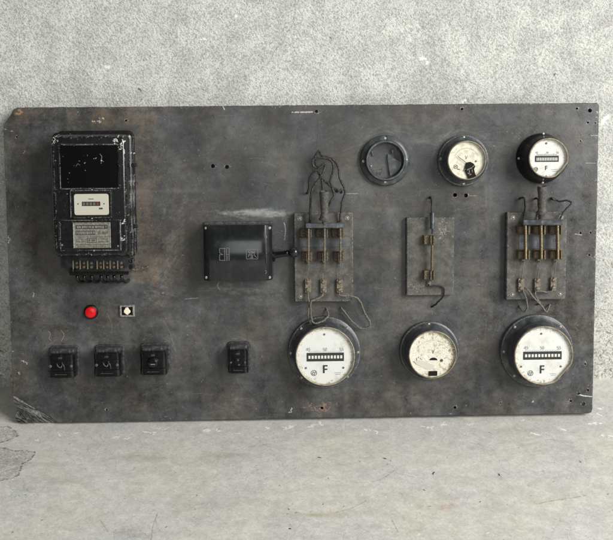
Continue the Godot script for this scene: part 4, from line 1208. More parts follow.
func knife_switch(label: String, cx: float, cy: float, w: float, h: float, blades: Array, handle_px: Array, bar_px: Array, jaw_y: float, term: Array, m_jaw: Material, m_blade: Material, band: bool, low_jaw_dx: float):
	var o := thing("knife_switch", label, "knife switch", cx, cy, "three pole knife switches", 0.022)
	var zp := 0.022
	var mb := MB.new()
	block(mb, 0, 0, 0, w, h, zp, 0.003, 0.002)
	put(mb, "slate_plate", M.plate0 if band else M.plate1, o, Rect2(-w / 2, -h / 2, w, h))
	var rng := RandomNumberGenerator.new(); rng.seed = int(cx)
	for sx in [-1, 1]:
		for sy in [-1, 1]:
			mb = MB.new()
			lathe(mb, [[0.0055, zp - 0.001], [0.0055, zp + 0.0008], [0.0042, zp + 0.0008], [0.0038, zp - 0.0008]], 16, sx * (w / 2 - 0.015), sy * (h / 2 - 0.014))
			screw(mb, sx * (w / 2 - 0.015), sy * (h / 2 - 0.014), zp, 0.0034)
			put(mb, "mounting_screw", M.steel, o)
	if band:
		mb = MB.new()
		var c := loc(o, cx + 1, 242, zp)
		block(mb, 0.003, c.y, zp - 0.001, w * 0.86, 0.024, 0.002, 0.001, 0.0005)
		put(mb, "insulating_strip", M.slate_blue, o)
	else:
		mb = MB.new()
		var c := loc(o, cx + 1, 241, zp)
		block(mb, 0.002, c.y, zp - 0.001, w * 0.62, 0.040, 0.002, 0.001, 0.0005)
		put(mb, "insulating_strip", M.slate_blue, o)
		for q in [[522, 240.5], [554.5, 240]]:
			mb = MB.new()
			c = loc(o, q[0], q[1], zp + 0.001)
			lathe(mb, [[0.0036, zp], [0.0036, zp + 0.0016], [0.003, zp + 0.0016], [0.0028, zp + 0.0002]], 12, c.x, c.y)
			put(mb, "bolt_hole", M.hole, o)
	var zb := 0.062
	# crossbar
	var b0 := loc(o, bar_px[0], bar_px[2], zb); var b1 := loc(o, bar_px[1], bar_px[3], zb)
	mb = MB.new()
	block(mb, (b0.x + b1.x) / 2, (b0.y + b1.y) / 2, zb - 0.016, absf(b1.x - b0.x), absf(b1.y - b0.y), 0.019, 0.001, 0.001)
	put(mb, "crossbar", M.flange, o)
	# handle, standing up from the bar
	var h0 := loc(o, handle_px[0], handle_px[1], zb); var h1 := loc(o, handle_px[2], handle_px[3], zb + 0.012)
	var hd := MB.new()
	hd.xf = Transform3D(Basis(Quaternion(Vector3(0, 0, 1), (h1 - h0).normalized())), h0)
	var hl := h0.distance_to(h1)
	lathe(hd, [[0.006, -0.008], [0.007, 0.002], [0.014, 0.004], [0.0145, 0.008], [0.0105, 0.013], [0.0092, hl * 0.35], [0.0105, hl * 0.7], [0.0125, hl - 0.004], [0.0115, hl], [0.009, hl + 0.001], [0.008, hl - 0.003]], 22)
	put(hd, "handle", M.handle, o)
	for k in 3:
		var bx: float = blades[k]
		var top := loc(o, bx, bar_px[3] - 1.0, zb); var bot := loc(o, bx, jaw_y + 4.5, 0.052)
		mb = MB.new()
		loft(mb, [rrect(0.0042, 0.004, 0.0006, top.y, top.x, -top.z + 0.006, 2), rrect(0.0042, 0.018, 0.0006, top.y - 0.005, top.x, -top.z + 0.008, 2), rrect(0.0042, 0.018, 0.0006, bot.y, bot.x, -bot.z + 0.006, 2)].map(stand))
		put(mb, "blade", m_blade, o)
		# upper hinge clip, lower jaw
		for which in [0, 1]:
			var jy: float = bar_px[3] + 5.0 if which == 0 else jaw_y
			var jx: float = bx - (3.5 if which == 0 else low_jaw_dx)
			var c := loc(o, jx, jy, 0.035)
			mb = MB.new()
			block(mb, c.x, c.y, zp - 0.001, 0.029, 0.025, 0.007, 0.004, 0.002)
			block(mb, loc(o, bx, jy, 0.04).x - 0.0050, c.y, zp, 0.0046, 0.023, 0.031, 0.001, 0.0008)
			block(mb, loc(o, bx, jy, 0.04).x + 0.0050, c.y, zp, 0.0046, 0.023, 0.031, 0.001, 0.0008)
			block(mb, c.x - 0.004, c.y, zp + 0.004, 0.019, 0.021, 0.014, 0.005, 0.003)
			if which == 1: block(mb, c.x + 0.002, c.y - 0.013, zp - 0.001, 0.013, 0.014, 0.005, 0.003, 0.001)
			put(mb, "hinge_clip" if which == 0 else "jaw", m_jaw, o)
			if which == 1:
				mb = MB.new()
				screw(mb, c.x + 0.002, c.y - 0.014, zp + 0.0045, 0.0045)
				put(mb, "jaw_screw", M.terminal, o)
		# lower terminal with two screws
		var t := loc(o, term[k][0], term[k][1], zp + 0.006)
		mb = MB.new()
		block(mb, t.x, t.y, zp - 0.001, 0.0155, 0.034, 0.009, 0.002, 0.001)
		put(mb, "terminal", M.terminal, o)
		for s in [[0, 0.010], [0, -0.009]]:
			mb = MB.new()
			screw(mb, t.x + s[0], t.y + s[1], zp + 0.0075, 0.0052)
			put(mb, "terminal_screw", M.terminal, o)
		mb = MB.new()
		var j := loc(o, bx - low_jaw_dx, jaw_y + 6, zp + 0.004)
		var wob := rng.randf_range(-0.003, 0.003)
		tube(mb, [Vector3(j.x + 0.003, j.y, zp + 0.006), Vector3(lerpf(j.x, t.x, 0.35) + wob, lerpf(j.y, t.y + 0.012, 0.35), zp + 0.011), Vector3(lerpf(j.x, t.x, 0.7) - wob, lerpf(j.y, t.y + 0.012, 0.7), zp + 0.010), Vector3(t.x, t.y + 0.011, zp + 0.010)], 0.0011, 6)
		put(mb, "fuse_wire", M.wire_pale, o)
	return o

func stand(r: PackedVector3Array) -> PackedVector3Array:
	# turns a ring drawn in x, -z at height y into upright position
	var out := PackedVector3Array()
	for p in r: out.append(Vector3(p.x, p.z, -p.y))
	return out

func make_knife_switches():
	var o = knife_switch("rusty knife switch with tangled wires above it, beside the ball lever", 323.7, 257.4, 0.149, 0.226, [308.7, 324.8, 340.6], [324.6, 221.5, 324.2, 191.5], [305.4, 344.3, 223.3, 227.8], 256, [[308, 286], [323.4, 286], [339.6, 286]], M.rust, M.terminal, true, 1.5)
	var r := 0.0029
	var q := func(x: float, y: float, z: float) -> Array: return [285 + x / 6.75, 145 + y / 6.75, z]
	wire(o, [q.call(148, 325, -0.004), q.call(152, 322, 0.012), q.call(164, 285, 0.020), q.call(165, 235, 0.024), q.call(195, 185, 0.03), q.call(235, 150, 0.035), q.call(268, 126, 0.036), q.call(272, 140, 0.034), q.call(258, 180, 0.04), q.call(238, 218, 0.045), q.call(205, 265, 0.045), q.call(178, 320, 0.045), q.call(172, 400, 0.044), q.call(170, 500, 0.042), q.call(170, 530, 0.032)], r, M.wire)
	wire(o, [q.call(262, 320, 0.03), q.call(254, 280, 0.032), q.call(246, 232, 0.036), q.call(222, 172, 0.03), q.call(192, 138, 0.03), q.call(188, 105, 0.03), q.call(212, 90, 0.03), q.call(268, 88, 0.034), q.call(308, 102, 0.036), q.call(328, 145, 0.036), q.call(318, 205, 0.034), q.call(306, 245, 0.034), q.call(322, 298, 0.036), q.call(330, 345, 0.038), q.call(308, 382, 0.038), q.call(296, 410, 0.030)], r, M.wire)
	wire(o, [q.call(268, 318, 0.024), q.call(252, 270, 0.024), q.call(240, 200, 0.02), q.call(206, 120, 0.018), q.call(206, 78, 0.02), q.call(230, 38, 0.022), q.call(250, 72, 0.026), q.call(288, 80, 0.028), q.call(336, 105, 0.03), q.call(360, 150, 0.032), q.call(368, 220, 0.034), q.call(400, 290, 0.036), q.call(405, 330, 0.036), q.call(385, 390, 0.036), q.call(376, 470, 0.034), q.call(374, 520, 0.028)], r, M.wire)
	wire(o, [q.call(240, 215, 0.05), q.call(262, 235, 0.03), q.call(300, 272, 0.02), q.call(340, 300, 0.012), q.call(352, 318, -0.003)], r, M.wire)
	wire(o, [q.call(340, 292, 0.006), q.call(352, 300, 0.012), q.call(365, 312, 0.010), q.call(380, 300, 0.009), q.call(384, 318, 0.003), q.call(376, 324, -0.003)], 0.0022, M.wire)
	var s := func(x: float, y: float, z: float) -> Array: return [270 + x / 4.5, 280 + y / 4.5, z]
	wire(o, [s.call(172, 55, 0.032), s.call(170, 78, 0.034), s.call(178, 105, 0.035), s.call(172, 150, 0.034), s.call(174, 182, 0.026), s.call(182, 196, 0.012)], 0.0025, M.wire_pale)
	wire(o, [s.call(240, 58, 0.032), s.call(228, 76, 0.034), s.call(200, 90, 0.035), s.call(184, 100, 0.038), s.call(184, 150, 0.036), s.call(192, 188, 0.034), s.call(215, 194, 0.034), s.call(245, 180, 0.03), s.call(262, 160, 0.02), s.call(258, 140, 0.01), s.call(250, 122, -0.004)], 0.0025, M.wire_pale)
	wire(o, [s.call(312, 56, 0.032), s.call(318, 70, 0.034), s.call(366, 72, 0.034), s.call(402, 92, 0.03), s.call(428, 150, 0.024), s.call(450, 192, 0.018), s.call(440, 215, 0.014), s.call(405, 216, 0.012), s.call(370, 187, 0.013), s.call(338, 148, 0.012), s.call(322, 128, 0.006), s.call(317, 120, -0.004)], 0.0025, M.wire_pale)
	# right hand switch
	o = knife_switch("knife switch with golden brass blades between two frequency meters", 536.5, 255.9, 0.153, 0.224, [526, 541.7, 558.2], [541.9, 215.5, 542.4, 186.5], [523, 562.5, 219.8, 224.8], 254.5, [[521.2, 285], [537.4, 285], [553.4, 284]], M.brass, M.blade, false, 3.0)
	var t := func(x: float, y: float, z: float) -> Array: return [495 + x / 6.81, 180 + y / 6.81, z]
	wire(o, [t.call(165, 132, -0.004), t.call(172, 124, 0.010), t.call(195, 120, 0.016), t.call(203, 140, 0.018), t.call(203, 205, 0.026), t.call(195, 250, 0.03), t.call(190, 280, 0.034)], 0.0022, M.wire_dark)
	wire(o, [t.call(276, 130, -0.004), t.call(278, 125, 0.008), t.call(290, 130, 0.014), t.call(296, 165, 0.02), t.call(300, 240, 0.028), t.call(302, 285, 0.034)], 0.0022, M.wire_dark)
	wire(o, [t.call(386, 132, -0.003), t.call(392, 128, 0.010), t.call(412, 135, 0.014), t.call(440, 145, 0.018), t.call(480, 140, 0.022), t.call(508, 144, 0.024), t.call(520, 158, 0.026), t.call(498, 185, 0.028), t.call(468, 218, 0.03), t.call(452, 250, 0.034), t.call(440, 280, 0.036)], 0.0022, M.wire_dark)
	wire(o, [t.call(384, 124, 0.004), t.call(394, 130, 0.013), t.call(414, 136, 0.014)], 0.0034, M.wire, "wire_sleeve")
	var u := func(x: float, y: float, z: float) -> Array: return [495 + x / 6.356, 240 + y / 6.356, z]
	wire(o, [u.call(170, 305, 0.030), u.call(182, 330, 0.034), u.call(200, 380, 0.03), u.call(205, 430, 0.024), u.call(190, 455, 0.018), u.call(165, 440, 0.012), u.call(150, 412, -0.004)], 0.0025, M.wire_pale)
	wire(o, [u.call(190, 300, 0.030), u.call(212, 322, 0.034), u.call(250, 370, 0.033), u.call(290, 410, 0.028), u.call(325, 457, 0.020), u.call(338, 440, 0.014), u.call(345, 420, 0.008), u.call(352, 408, -0.004)], 0.0025, M.wire_pale)
	wire(o, [u.call(366, 305, 0.032), u.call(362, 325, 0.034), u.call(330, 332, 0.034), u.call(300, 328, 0.034), u.call(262, 328, 0.034), u.call(255, 345, 0.033), u.call(268, 375, 0.030), u.call(285, 400, 0.02), u.call(264, 412, -0.004)], 0.0025, M.wire_pale)

# ------------------------------------------------------------------ single link
func make_link_fuse():
	var o := thing("link_fuse", "single brass link on a grey slate plate, between the knife switches", "fuse", 430.3, 256.5, "", 0.018)
	var zp := 0.018
	var mb := MB.new()
	block(mb, 0, 0, 0, 0.121, 0.199, zp, 0.002, 0.002)
	put(mb, "slate_plate", M.plate2, o, Rect2(-0.0605, -0.0995, 0.121, 0.199))
	for q in [[430, 240, 427.5], [430, 275, 427.5]]:
		var c := loc(o, q[0], q[1], 0.034)
		mb = MB.new()
		block(mb, c.x - 0.003, c.y, zp - 0.001, 0.027, 0.026, 0.005, 0.002, 0.001)
		block(mb, c.x - 0.005, c.y, zp + 0.002, 0.020, 0.023, 0.014, 0.002, 0.001)
		block(mb, c.x + 0.0085, c.y, zp + 0.002, 0.0035, 0.023, 0.024, 0.0008, 0.0006)
		block(mb, c.x + 0.001, c.y, zp + 0.002, 0.0035, 0.023, 0.024, 0.0008, 0.0006)
		put(mb, "clip", M.brass, o)
	mb = MB.new()
	var a := loc(o, 432.3, 236, 0.036); var b := loc(o, 431.8, 281, 0.036)
	tube(mb, [a, a.lerp(b, 0.5), b], 0.0034, 10, 3)
	put(mb, "link", M.brass, o)
	mb = MB.new()
	var c1 := loc(o, 429, 283.5, 0.024)
	block(mb, c1.x, c1.y, zp - 0.001, 0.012, 0.012, 0.006, 0.003, 0.001)
	screw(mb, c1.x, c1.y, zp + 0.0045, 0.0045)
	put(mb, "terminal", M.terminal, o)
	wire(o, [[432.4, 229, 0.034], [432.6, 221, 0.034], [432.4, 213, 0.032]], 0.0062, M.flange, "sleeve")
	wire(o, [[432.2, 234, 0.034], [432.4, 222, 0.034], [431.6, 208, 0.026], [431.6, 200, 0.016], [430.3, 197, 0.010], [429.0, 199, -0.004]], 0.0021, M.wire_dark)
	wire(o, [[429, 284, 0.026], [430, 286.3, 0.027], [436, 285.7, 0.026], [442, 286.2, 0.024], [444.3, 290, 0.023], [443.4, 296, 0.022], [439, 301, 0.018], [435, 305, 0.010], [430.2, 307.6, -0.004]], 0.0021, M.wire_dark)

# ------------------------------------------------------------------ empty case
func make_empty_case():
	var o := thing("empty_meter_case", "empty round meter ring with no dial, beside the cream voltmeter", "meter case", 384.8, 160.6)
	var R := 0.0635
	var mb := MB.new()
	lathe(mb, [[R, 0], [R, 0.010], [R - 0.003, 0.014], [0.0525, 0.017], [0.0505, 0.026], [0.0490, 0.028], [0.0455, 0.028], [0.0440, 0.026], [0.0435, 0.0012]], 56, 0, 0, false, false)
	put(mb, "ring", M.flange, o)
	# broken shards of the old backing
	var shard := func(pts: Array, z: float, m: Material):
		var r0 := PackedVector3Array(); var r1 := PackedVector3Array()
		for q in pts:
			var p := loc(o, 350 + q[0] / 7.714, 125 + q[1] / 7.714, z)
			r0.append(Vector3(p.x, p.y, 0.001)); r1.append(Vector3(p.x, p.y, z))
		var s := MB.new()
		loft(s, [r0, r1])
		put(s, "shard", m, o)
	shard.call([[292, 225], [330, 250], [395, 290], [392, 320], [350, 370], [312, 392], [302, 340], [290, 265]], 0.007, M.flange)
	shard.call([[150, 330], [185, 350], [215, 350], [258, 335], [240, 380], [225, 405], [185, 385], [155, 355]], 0.006, M.dusty)
	shard.call([[165, 205], [190, 195], [212, 205], [205, 230], [175, 240]], 0.005, M.flange)
	shard.call([[320, 195], [338, 175], [345, 205], [325, 220]], 0.009, M.handle)
	for q in [[385, 138.4], [385, 182], [363.3, 161.4], [406.3, 159.8]]:
		var c := loc(o, q[0], q[1], 0.016)
		mb = MB.new()
		screw(mb, c.x, c.y, 0.0145, 0.0040)
		put(mb, "screw", M.steel, o)
	for q in [[371, 166], [398, 165]]:
		var c := loc(o, q[0], q[1], 0.006)
		mb = MB.new()
		screw(mb, c.x, c.y, 0.004, 0.0028)
		put(mb, "terminal_screw", M.steel, o)

# ------------------------------------------------------------------ round meters
func housing(o: Node3D, R: float, rh: float, zf: float, rd: float, m: Material, chord: float, cone: bool, wobble := 0.0) -> void:
	var mb := MB.new()
	if cone:
		lathe(mb, [[R, 0], [R, 0.008], [R - 0.002, 0.014], [R - 0.007, 0.022], [rh + 0.004, 0.040], [rh, zf - 0.012], [rh, zf - 0.004], [rh - 0.001, zf - 0.002], [rh - 0.003, zf - 0.002]], 64, 0, 0, true, false)
	else:
		lathe(mb, [[R, 0], [R, 0.010], [R - 0.0015, 0.0135], [R - 0.005, 0.015], [rh + 0.008, 0.018], [rh + 0.004, 0.021], [rh + 0.001, 0.030], [rh, zf - 0.004], [rh - 0.001, zf - 0.002], [rh - 0.003, zf - 0.002]], 64, 0, 0, true, false)
	put(mb, "housing", m, o)
	if not cone:
		mb = MB.new()
		lathe(mb, [[R + 0.0002, 0.008], [R + 0.0003, 0.0105], [R - 0.0012, 0.0140], [R - 0.0034, 0.0150], [R - 0.0042, 0.0146]], 64, 0, 0, false, false)
		put(mb, "flange_rim", M.rim, o)
	mb = MB.new()
	lathe(mb, [[rh - 0.002, zf - 0.003], [rh - 0.002, zf + 0.0015], [rh - 0.0035, zf + 0.003], [rd + 0.001, zf + 0.0025], [rd, zf + 0.001], [rd, zf - 0.010]], 64, 0, 0, false, false, chord)
	put(mb, "bezel", M.bezel, o)
	if chord > 0.0:
		mb = MB.new()
		loft(mb, [circ(rh - 0.0022, zf - 0.004, 64), circ(rh - 0.0022, zf - 0.001, 64), circ(rh - 0.0028, zf - 0.0005, 64, 0, 0, rh - 0.0028 - chord), circ(rh - 0.0028, zf - 0.004, 64, 0, 0, rh - 0.0028 - chord)], false, false)
		put(mb, "front_plate", M.flange, o)

func frequency_meter(label: String, px: float, py: float, dx: float, dy: float, R: float, rh: float, zf: float, chord: float, m: Material, cone: bool, screws: Array, n_reed: int, bar: Array, f_px: Array, f_size: float, dots: Array, logo: Array, note: Array, nums: Array):
	var o := thing("frequency_meter", label, "frequency meter", px, py, "frequency meters")
	# the housing stands square on the board; its front shows at (dx, dy) by perspective
	var rd := rh - 0.0055
	housing(o, R, rh, zf, rd, m, chord, cone)
	var zd := zf - 0.006
	var mb := MB.new()
	lathe(mb, [[rd + 0.0005, zd - 0.001], [rd + 0.0005, zd]], 64, 0, 0, true, true, chord)
	var dial := put(mb, "dial", dial_mat(int(px)), o, Rect2(-rd, -rd, rd * 2, rd * 2))
	if chord > 0.0 or true:
		mb = MB.new()
		var rg := rd + 0.0008
		lathe(mb, [[rg, zf - 0.0015], [rg, zf - 0.0005]], 64, 0, 0, true, true, chord)
		put(mb, "glass", M.glass, o)
	var z := zd + 0.0002
	var P := func(x: float, y: float) -> Vector3: return loc(o, x, y, z)
	var a: Vector3 = P.call(bar[0], bar[1]); var b: Vector3 = P.call(bar[2], bar[3])
	mb = MB.new()
	block(mb, (a.x + b.x) / 2, (a.y + b.y) / 2, z - 0.001, absf(b.x - a.x), absf(b.y - a.y), 0.0016, 0.0006, 0.0003)
	put(mb, "reed_window", M.ink, dial)
	var rw := absf(b.x - a.x) - 0.006
	for k in n_reed:
		mb = MB.new()
		var sz := rw / n_reed * (0.66 if n_reed < 12 else 0.6)
		block(mb, (a.x + b.x) / 2 - rw / 2 + rw * (k + 0.5) / n_reed, (a.y + b.y) / 2 - (0.0 if n_reed < 12 else 0.0008), z, sz, absf(b.y - a.y) * (0.36 if n_reed < 12 else 0.5), 0.0016, 0.0003, 0.0002)
		put(mb, "reed", M.reed, dial)
	var fp: Vector3 = P.call(f_px[0], f_px[1])
	letters("F", f_size, Vector3(fp.x, fp.y, z + 0.0002), M.ink, dial, true)
	for k in 3:
		var q: Vector3 = P.call(nums[k][0], nums[k][1])
		letters(["45", "50", "55"][k], f_size * 0.36, Vector3(q.x, q.y, z + 0.0002), M.ink_pale, dial)
	mb = MB.new()
	for k in n_reed * 2 - 1:
		var x := (a.x + b.x) / 2 - rw / 2 + rw * (k + 1.0) / (n_reed * 2)
		var tall := 0.004 if k % 10 == 0 else 0.0022
		strip(mb, Vector3(x, maxf(a.y, b.y) + 0.0015, 0), Vector3(x, maxf(a.y, b.y) + 0.0015 + tall, 0), 0.0003, z + 0.0002)
	put(mb, "scale", M.ink_pale, dial)
	for q in dots:
		mb = MB.new()
		var c: Vector3 = P.call(q[0], q[1])
		screw(mb, c.x, c.y, z, 0.0026)
		put(mb, "dial_screw", M.terminal, dial)
	mb = MB.new()
	var lc: Vector3 = P.call(logo[0], logo[1])
	var lr: float = logo[2]
	lathe(mb, [[lr, z - 0.0003], [lr, z + 0.0005], [lr - 0.0012, z + 0.0005], [lr - 0.0012, z - 0.0003]], 24, lc.x, lc.y, false, false)
	for q in [[-0.6, -0.3, -0.1, 0.6], [0.1, -0.7, 0.5, 0.5], [-0.4, 0.1, 0.55, 0.1], [-0.55, -0.35, 0.1, -0.5]]:
		strip(mb, lc + Vector3(q[0], q[1], 0) * lr, lc + Vector3(q[2], q[3], 0) * lr, 0.0010, z + 0.0002)
	put(mb, "maker_emblem", mat(Color(0.30, 0.30, 0.29), 0.6) if not M.has("emblem") else M.emblem, dial)
	mb = MB.new()
	var nc: Vector3 = P.call(note[0], note[1])
	var rng := RandomNumberGenerator.new(); rng.seed = int(px)
	for row in 2:
		var x := -0.0075 + row * 0.003
		while x < 0.0075:
			var wd := rng.randf_range(0.0008, 0.002)
			strip(mb, nc + Vector3(x, 0.002 - row * 0.004, 0), nc + Vector3(x + wd, 0.002 - row * 0.004, 0), 0.0008, z + 0.0002)
			x += wd + rng.randf_range(0.0009, 0.0018)
	put(mb, "fine_print", M.ink_pale, dial)
	for s in screws:
		mb = MB.new()
		var ang := deg_to_rad(s)
		var rr := (R + rh) / 2 + (0.001 if not cone else 0.004)
		screw(mb, cos(ang) * rr, sin(ang) * rr, 0.0155 if not cone else 0.022, 0.0042 if not cone else 0.0034)
		put(mb, "flange_screw", M.steel, o)

func dial_mat(seed_: int) -> StandardMaterial3D:
	# white enamel with yellowed stains at the rim, dust specks and a few hair scratches
	var S := 256
	var im := Image.create_empty(S, S, false, Image.FORMAT_RGB8)
	var a := noise(S, S, seed_, 0.012, 6, FastNoiseLite.TYPE_SIMPLEX_SMOOTH, 1, 1, 0.65)
	for y in S:
		for x in S:
			var g := a[y * S + x] / 255.0
			im.set_pixel(x, y, Color(0.895, 0.90, 0.885).lerp(Color(0.83, 0.825, 0.78), smoothstep(0.45, 1.0, g)))
	var rng := RandomNumberGenerator.new(); rng.seed = seed_
	for k in 130:
		var t := rng.randf() * TAU
		var rad := S * (0.50 - absf(rng.randfn()) * 0.022)
		fleck(im, S * 0.5 + cos(t) * rad, S * 0.5 + sin(t) * rad, rng.randf_range(2, 7), Color(0.62, 0.55, 0.42), 0.3, rng)
	for k in 40: fleck(im, rng.randf() * S, rng.randf() * S, rng.randf_range(0.8, 1.8), Color(0.55, 0.53, 0.48), 0.5, rng)
	for k in 5:
		var p := Vector2(rng.randf() * S, rng.randf() * S)
		stroke(im, [p, p + Vector2(rng.randf_range(-50, 50), rng.randf_range(-50, 50))], 0.9, Color(0.72, 0.71, 0.67), 0.4, rng, 0.5)
	var m := mat(Color.WHITE, 0.5)
	m.albedo_texture = tex(im)
	return m

func make_meters():
	frequency_meter("large white frequency meter under the rusty knife switch", 324.0, 351.5, 0, 0, 0.0935, 0.0765, 0.070, 0.0, M.flange, false, [0, 47, 133, 180, 227, 313], 11, [306.6, 353, 344, 361], [325, 369.3], 0.0205, [[324.4, 334.4], [306, 368], [343.4, 367.7]], [314, 373, 0.0075], [337.5, 373.6], [[308.3, 349.4], [325, 349.4], [341.6, 349.4]])
	frequency_meter("large white frequency meter with a straight cut rim, under the brass knife switch", 535.6, 350.0, 0, 0, 0.0945, 0.0765, 0.078, 0.0060, M.flange, false, [47, 133, 180, 227, 313], 11, [523.2, 351.7, 561.6, 359.3], [541.8, 369.5], 0.0205, [[541.4, 333.7], [521.2, 366.6], [560.8, 366.4]], [530.4, 373.2, 0.0072], [553, 374.5], [[526.2, 347.8], [542.2, 347.8], [559, 347.8]])
	frequency_meter("smallest white frequency meter with a deep black body, near the upper right corner", 540.6, 158.4, 0, 0, 0.0635, 0.0510, 0.074, 0.0045, M.jet, true, [90, 180, 270], 13, [535.0, 155.8, 558.7, 161.8], [546.2, 168], 0.0105, [[546.4, 143.3], [546.3, 176.5]], [535.8, 169.3, 0.0056], [554.5, 170.5], [[536.9, 152.6], [547.3, 152.6], [557.6, 152.6]])
	# voltmeters
	voltmeter("small cream voltmeter with exposed black movement, beside the empty meter ring", 462.4, 160.6, 0.0645, 0.0500, 0.060, true)
	voltmeter("weathered voltmeter with peeling stained dial, between the two large frequency meters", 428.7, 350.0, 0.0765, 0.0625, 0.066, false)

func voltmeter(label: String, px: float, py: float, R: float, rh: float, zf: float, upper: bool):
	var o := thing("voltmeter", label, "voltmeter", px, py, "voltmeters")
	var rd := rh - 0.0045
	housing(o, R, rh, zf, rd, M.flange, 0.0, false)
	var zd := zf - 0.006
	# dial print
	var S := 512
	var im := Image.create_empty(S, S, false, Image.FORMAT_RGB8)
	var a := noise(S, S, 501 if upper else 551, 0.012, 5); var b := noise(S, S, 502, 0.06, 4); var c3 := noise(S, S, 503, 0.3, 2)
	for y in S:
		for x in S:
			var i := y * S + x
			var g := a[i] / 255.0; var h := b[i] / 255.0; var f := c3[i] / 255.0
			var col: Color
			if upper:
				col = Color(0.86, 0.85, 0.785).lerp(Color(0.76, 0.74, 0.65), smoothstep(0.4, 0.9, g)) * (1.0 + (f - 0.5) * 0.05)
			else:
				col = Color(0.84, 0.83, 0.77).lerp(Color(0.68, 0.61, 0.50), smoothstep(0.6, 0.95, g + (h - 0.5) * 0.3)) * (1.0 + (f - 0.5) * 0.07)
				if h > 0.66: col = col.lerp(Color(0.93, 0.92, 0.88), 0.7)
				if h < 0.24: col = col.lerp(Color(0.60, 0.57, 0.49), 0.4)
			im.set_pixel(x, y, col)
	var rng := RandomNumberGenerator.new(); rng.seed = int(px)
	var ctr := Vector2(S * 0.5, S * (0.52 if upper else 0.60))
	var ink := Color(0.33, 0.32, 0.28)
	var arc := []
	var rr := S * (0.34 if upper else 0.40)
	for k in 41:
		var t := deg_to_rad(lerpf(205, 335, k / 40.0))
		arc.append(ctr + Vector2(cos(t), sin(t)) * rr)
		var ln := 26.0 if k % 10 == 0 else (18.0 if k % 5 == 0 else 11.0)
		if upper or rng.randf() < 0.7:
			stroke(im, [ctr + Vector2(cos(t), sin(t)) * rr, ctr + Vector2(cos(t), sin(t)) * (rr + ln)], 2.6, ink, 0.65 if upper else 0.5)
	stroke(im, arc, 2.4, ink, 0.6 if upper else 0.35, rng, 0.4)
	if not upper:
		for k in 70: fleck(im, rng.randf() * S, rng.randf() * S * 0.62, rng.randf_range(4, 14), Color(0.52, 0.48, 0.40), 0.3, rng)
		for k in 60: fleck(im, rng.randf() * S, rng.randf() * S, rng.randf_range(6, 18), Color(0.92, 0.91, 0.87), 0.6, rng)
		for k in 120:   # brown damp stain creeping in from the rim, strongest at the top and the right
			var t := rng.randfn() * 1.0 - 0.6
			var rad := S * (0.49 - absf(rng.randfn()) * 0.05)
			fleck(im, S * 0.5 + cos(t) * rad, S * 0.5 + sin(t) * rad, rng.randf_range(5, 20), Color(0.50, 0.40, 0.27), 0.28, rng)
		for k in 50: fleck(im, S * 0.66 + rng.randfn() * 60, S * 0.3 + rng.randfn() * 50, rng.randf_range(3, 12), Color(0.60, 0.52, 0.40), 0.35, rng)
		# crumpled loose paper in the lower left
		for k in 26:
			var p := Vector2(rng.randf_range(70, 250), rng.randf_range(310, 420))
			stroke(im, [p, p + Vector2(rng.randf_range(20, 90), rng.randf_range(8, 45))], rng.randf_range(2, 7), Color(0.62, 0.62, 0.55) if rng.randf() < 0.5 else Color(0.9, 0.9, 0.86), 0.45, rng, 0.4)
		for q in [[70, 300], [86, 292], [104, 298], [118, 302], [396, 300], [412, 296], [428, 302]]: fleck(im, q[0], q[1], 9, Color(0.2, 0.18, 0.15), 0.85, rng)
	var dm := mat(Color.WHITE, 0.75)
	dm.albedo_texture = tex(im)
	var mb := MB.new()
	lathe(mb, [[rd + 0.0005, zd - 0.001], [rd + 0.0005, zd]], 64)
	var dial := put(mb, "dial", dm, o, Rect2(-rd, -rd, rd * 2, rd * 2))
	var z := zd + 0.0003
	var P := func(x: float, y: float) -> Vector3: return loc(o, x, y, z)
	var v: Vector3 = P.call(466.3, 157.5) if upper else P.call(433, 352)
	letters("V", 0.0085, Vector3(v.x, v.y, z), mat(Color(0.42, 0.41, 0.36), 0.7), dial)
	if upper:
		# needle, black movement hanging down, emblem and screw
		mb = MB.new()
		var n0: Vector3 = P.call(457.5, 156.3); var n1: Vector3 = P.call(467.5, 164)
		tube(mb, [Vector3(n0.x, n0.y, z + 0.004), Vector3(n1.x, n1.y, z + 0.004)], 0.0007, 6, 2)
		put(mb, "needle", M.ink, o)
		mb = MB.new()
		var c: Vector3 = P.call(469, 164.3)
		var r0 := PackedVector3Array(); var r1 := PackedVector3Array()
		for q in [[264, 345], [272, 310], [280, 290], [310, 284], [335, 298], [348, 320], [338, 340], [345, 370], [360, 408], [328, 418], [298, 425], [285, 390], [272, 365]]:
			var p: Vector3 = P.call(430 + q[0] / 7.714, 125 + q[1] / 7.714)
			r0.append(Vector3(p.x, p.y, z - 0.0006)); r1.append(Vector3(p.x, p.y, z + 0.003))
		loft(mb, [r0, r1])
		put(mb, "movement", M.hole, o)
		for q in [[[288, 345], [320, 330], 0.003], [[320, 330], [338, 312], 0.0022], [[292, 372], [312, 380], 0.003], [[300, 350], [305, 385], 0.0022], [[322, 345], [325, 365], 0.0018], [[270, 340], [262, 350], 0.002]]:
			mb = MB.new()
			strip(mb, P.call(430 + q[0][0] / 7.714, 125 + q[0][1] / 7.714), P.call(430 + q[1][0] / 7.714, 125 + q[1][1] / 7.714), q[2], z + 0.0036)
			put(mb, "spring_plate", M.terminal, o)
		mb = MB.new()
		c = P.call(455.8, 166.8)
		lathe(mb, [[0.0052, z - 0.0003], [0.0052, z + 0.0004], [0.0040, z + 0.0004], [0.0040, z - 0.0003]], 20, c.x, c.y, false, false)
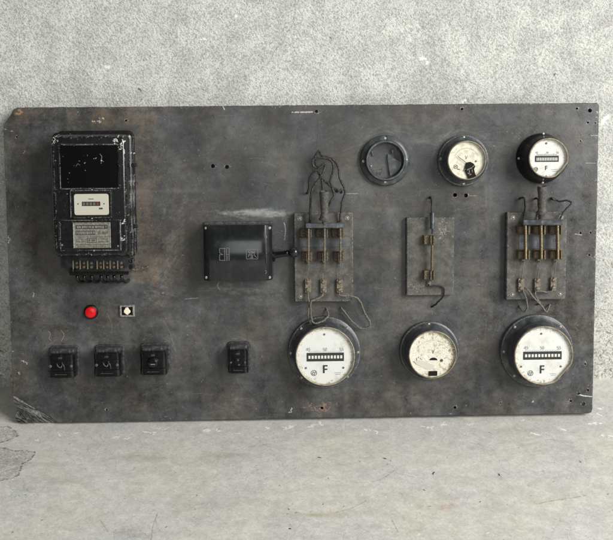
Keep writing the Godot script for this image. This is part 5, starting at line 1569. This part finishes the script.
		for q in [[-0.5, -0.4, 0.4, 0.5], [-0.4, 0.4, 0.5, -0.3]]: strip(mb, c + Vector3(q[0], q[1], 0) * 0.0045, c + Vector3(q[2], q[3], 0) * 0.0045, 0.0009, z + 0.0002)
		strip(mb, P.call(457.5, 169), P.call(459.5, 169.5), 0.0018, z + 0.0002)
		put(mb, "maker_emblem", mat(Color(0.34, 0.33, 0.27), 0.7), o)
		mb = MB.new()
		c = P.call(476, 161.3)
		screw(mb, c.x, c.y, z, 0.0024)
		put(mb, "dial_screw", M.terminal, o)
	else:
		mb = MB.new()
		var r0 := PackedVector3Array(); var r1 := PackedVector3Array()
		for k in 11:
			var t := PI * k / 10.0
			var p: Vector3 = P.call(433.5 + 4.0 * cos(t), 360.2 - 2.6 * sin(t))
			r0.append(Vector3(p.x, p.y, z - 0.0006)); r1.append(Vector3(p.x, p.y, z + 0.0006))
		loft(mb, [r0, r1])
		put(mb, "pivot_slot", M.hole, o)
		mb = MB.new()
		var c: Vector3 = P.call(433, 373.4)
		block(mb, c.x, c.y, z - 0.001, 0.0215, 0.012, 0.003, 0.0008, 0.0004)
		put(mb, "zero_adjuster", M.hole, o)
		mb = MB.new()
		c = P.call(441.7, 360.4)
		screw(mb, c.x, c.y, z, 0.0036)
		put(mb, "dial_screw", M.rust, o)
		# loose peeled paper over the lower left of the dial
		var pr := MB.new()
		r0 = PackedVector3Array(); r1 = PackedVector3Array()
		for q in [[160, 345], [200, 338], [250, 352], [300, 372], [295, 395], [250, 400], [215, 385], [180, 365]]:
			var p: Vector3 = P.call(390 + q[0] / 6.75, 310 + q[1] / 6.75)
			r0.append(Vector3(p.x, p.y, z - 0.0004)); r1.append(Vector3(p.x, p.y, z + 0.0012 + 0.0012 * sin(q[0] * 0.05)))
		loft(pr, [r0, r1])
		put(pr, "peeled_paper", mat(Color(0.78, 0.775, 0.72), 0.8), o)
	for s in ([90, 175, 270] if upper else [92]):
		mb = MB.new()
		var ang := deg_to_rad(s)
		var q := (R + rh) / 2
		screw(mb, cos(ang) * q, sin(ang) * q, 0.0155, 0.0042)
		put(mb, "flange_screw", M.steel, o)
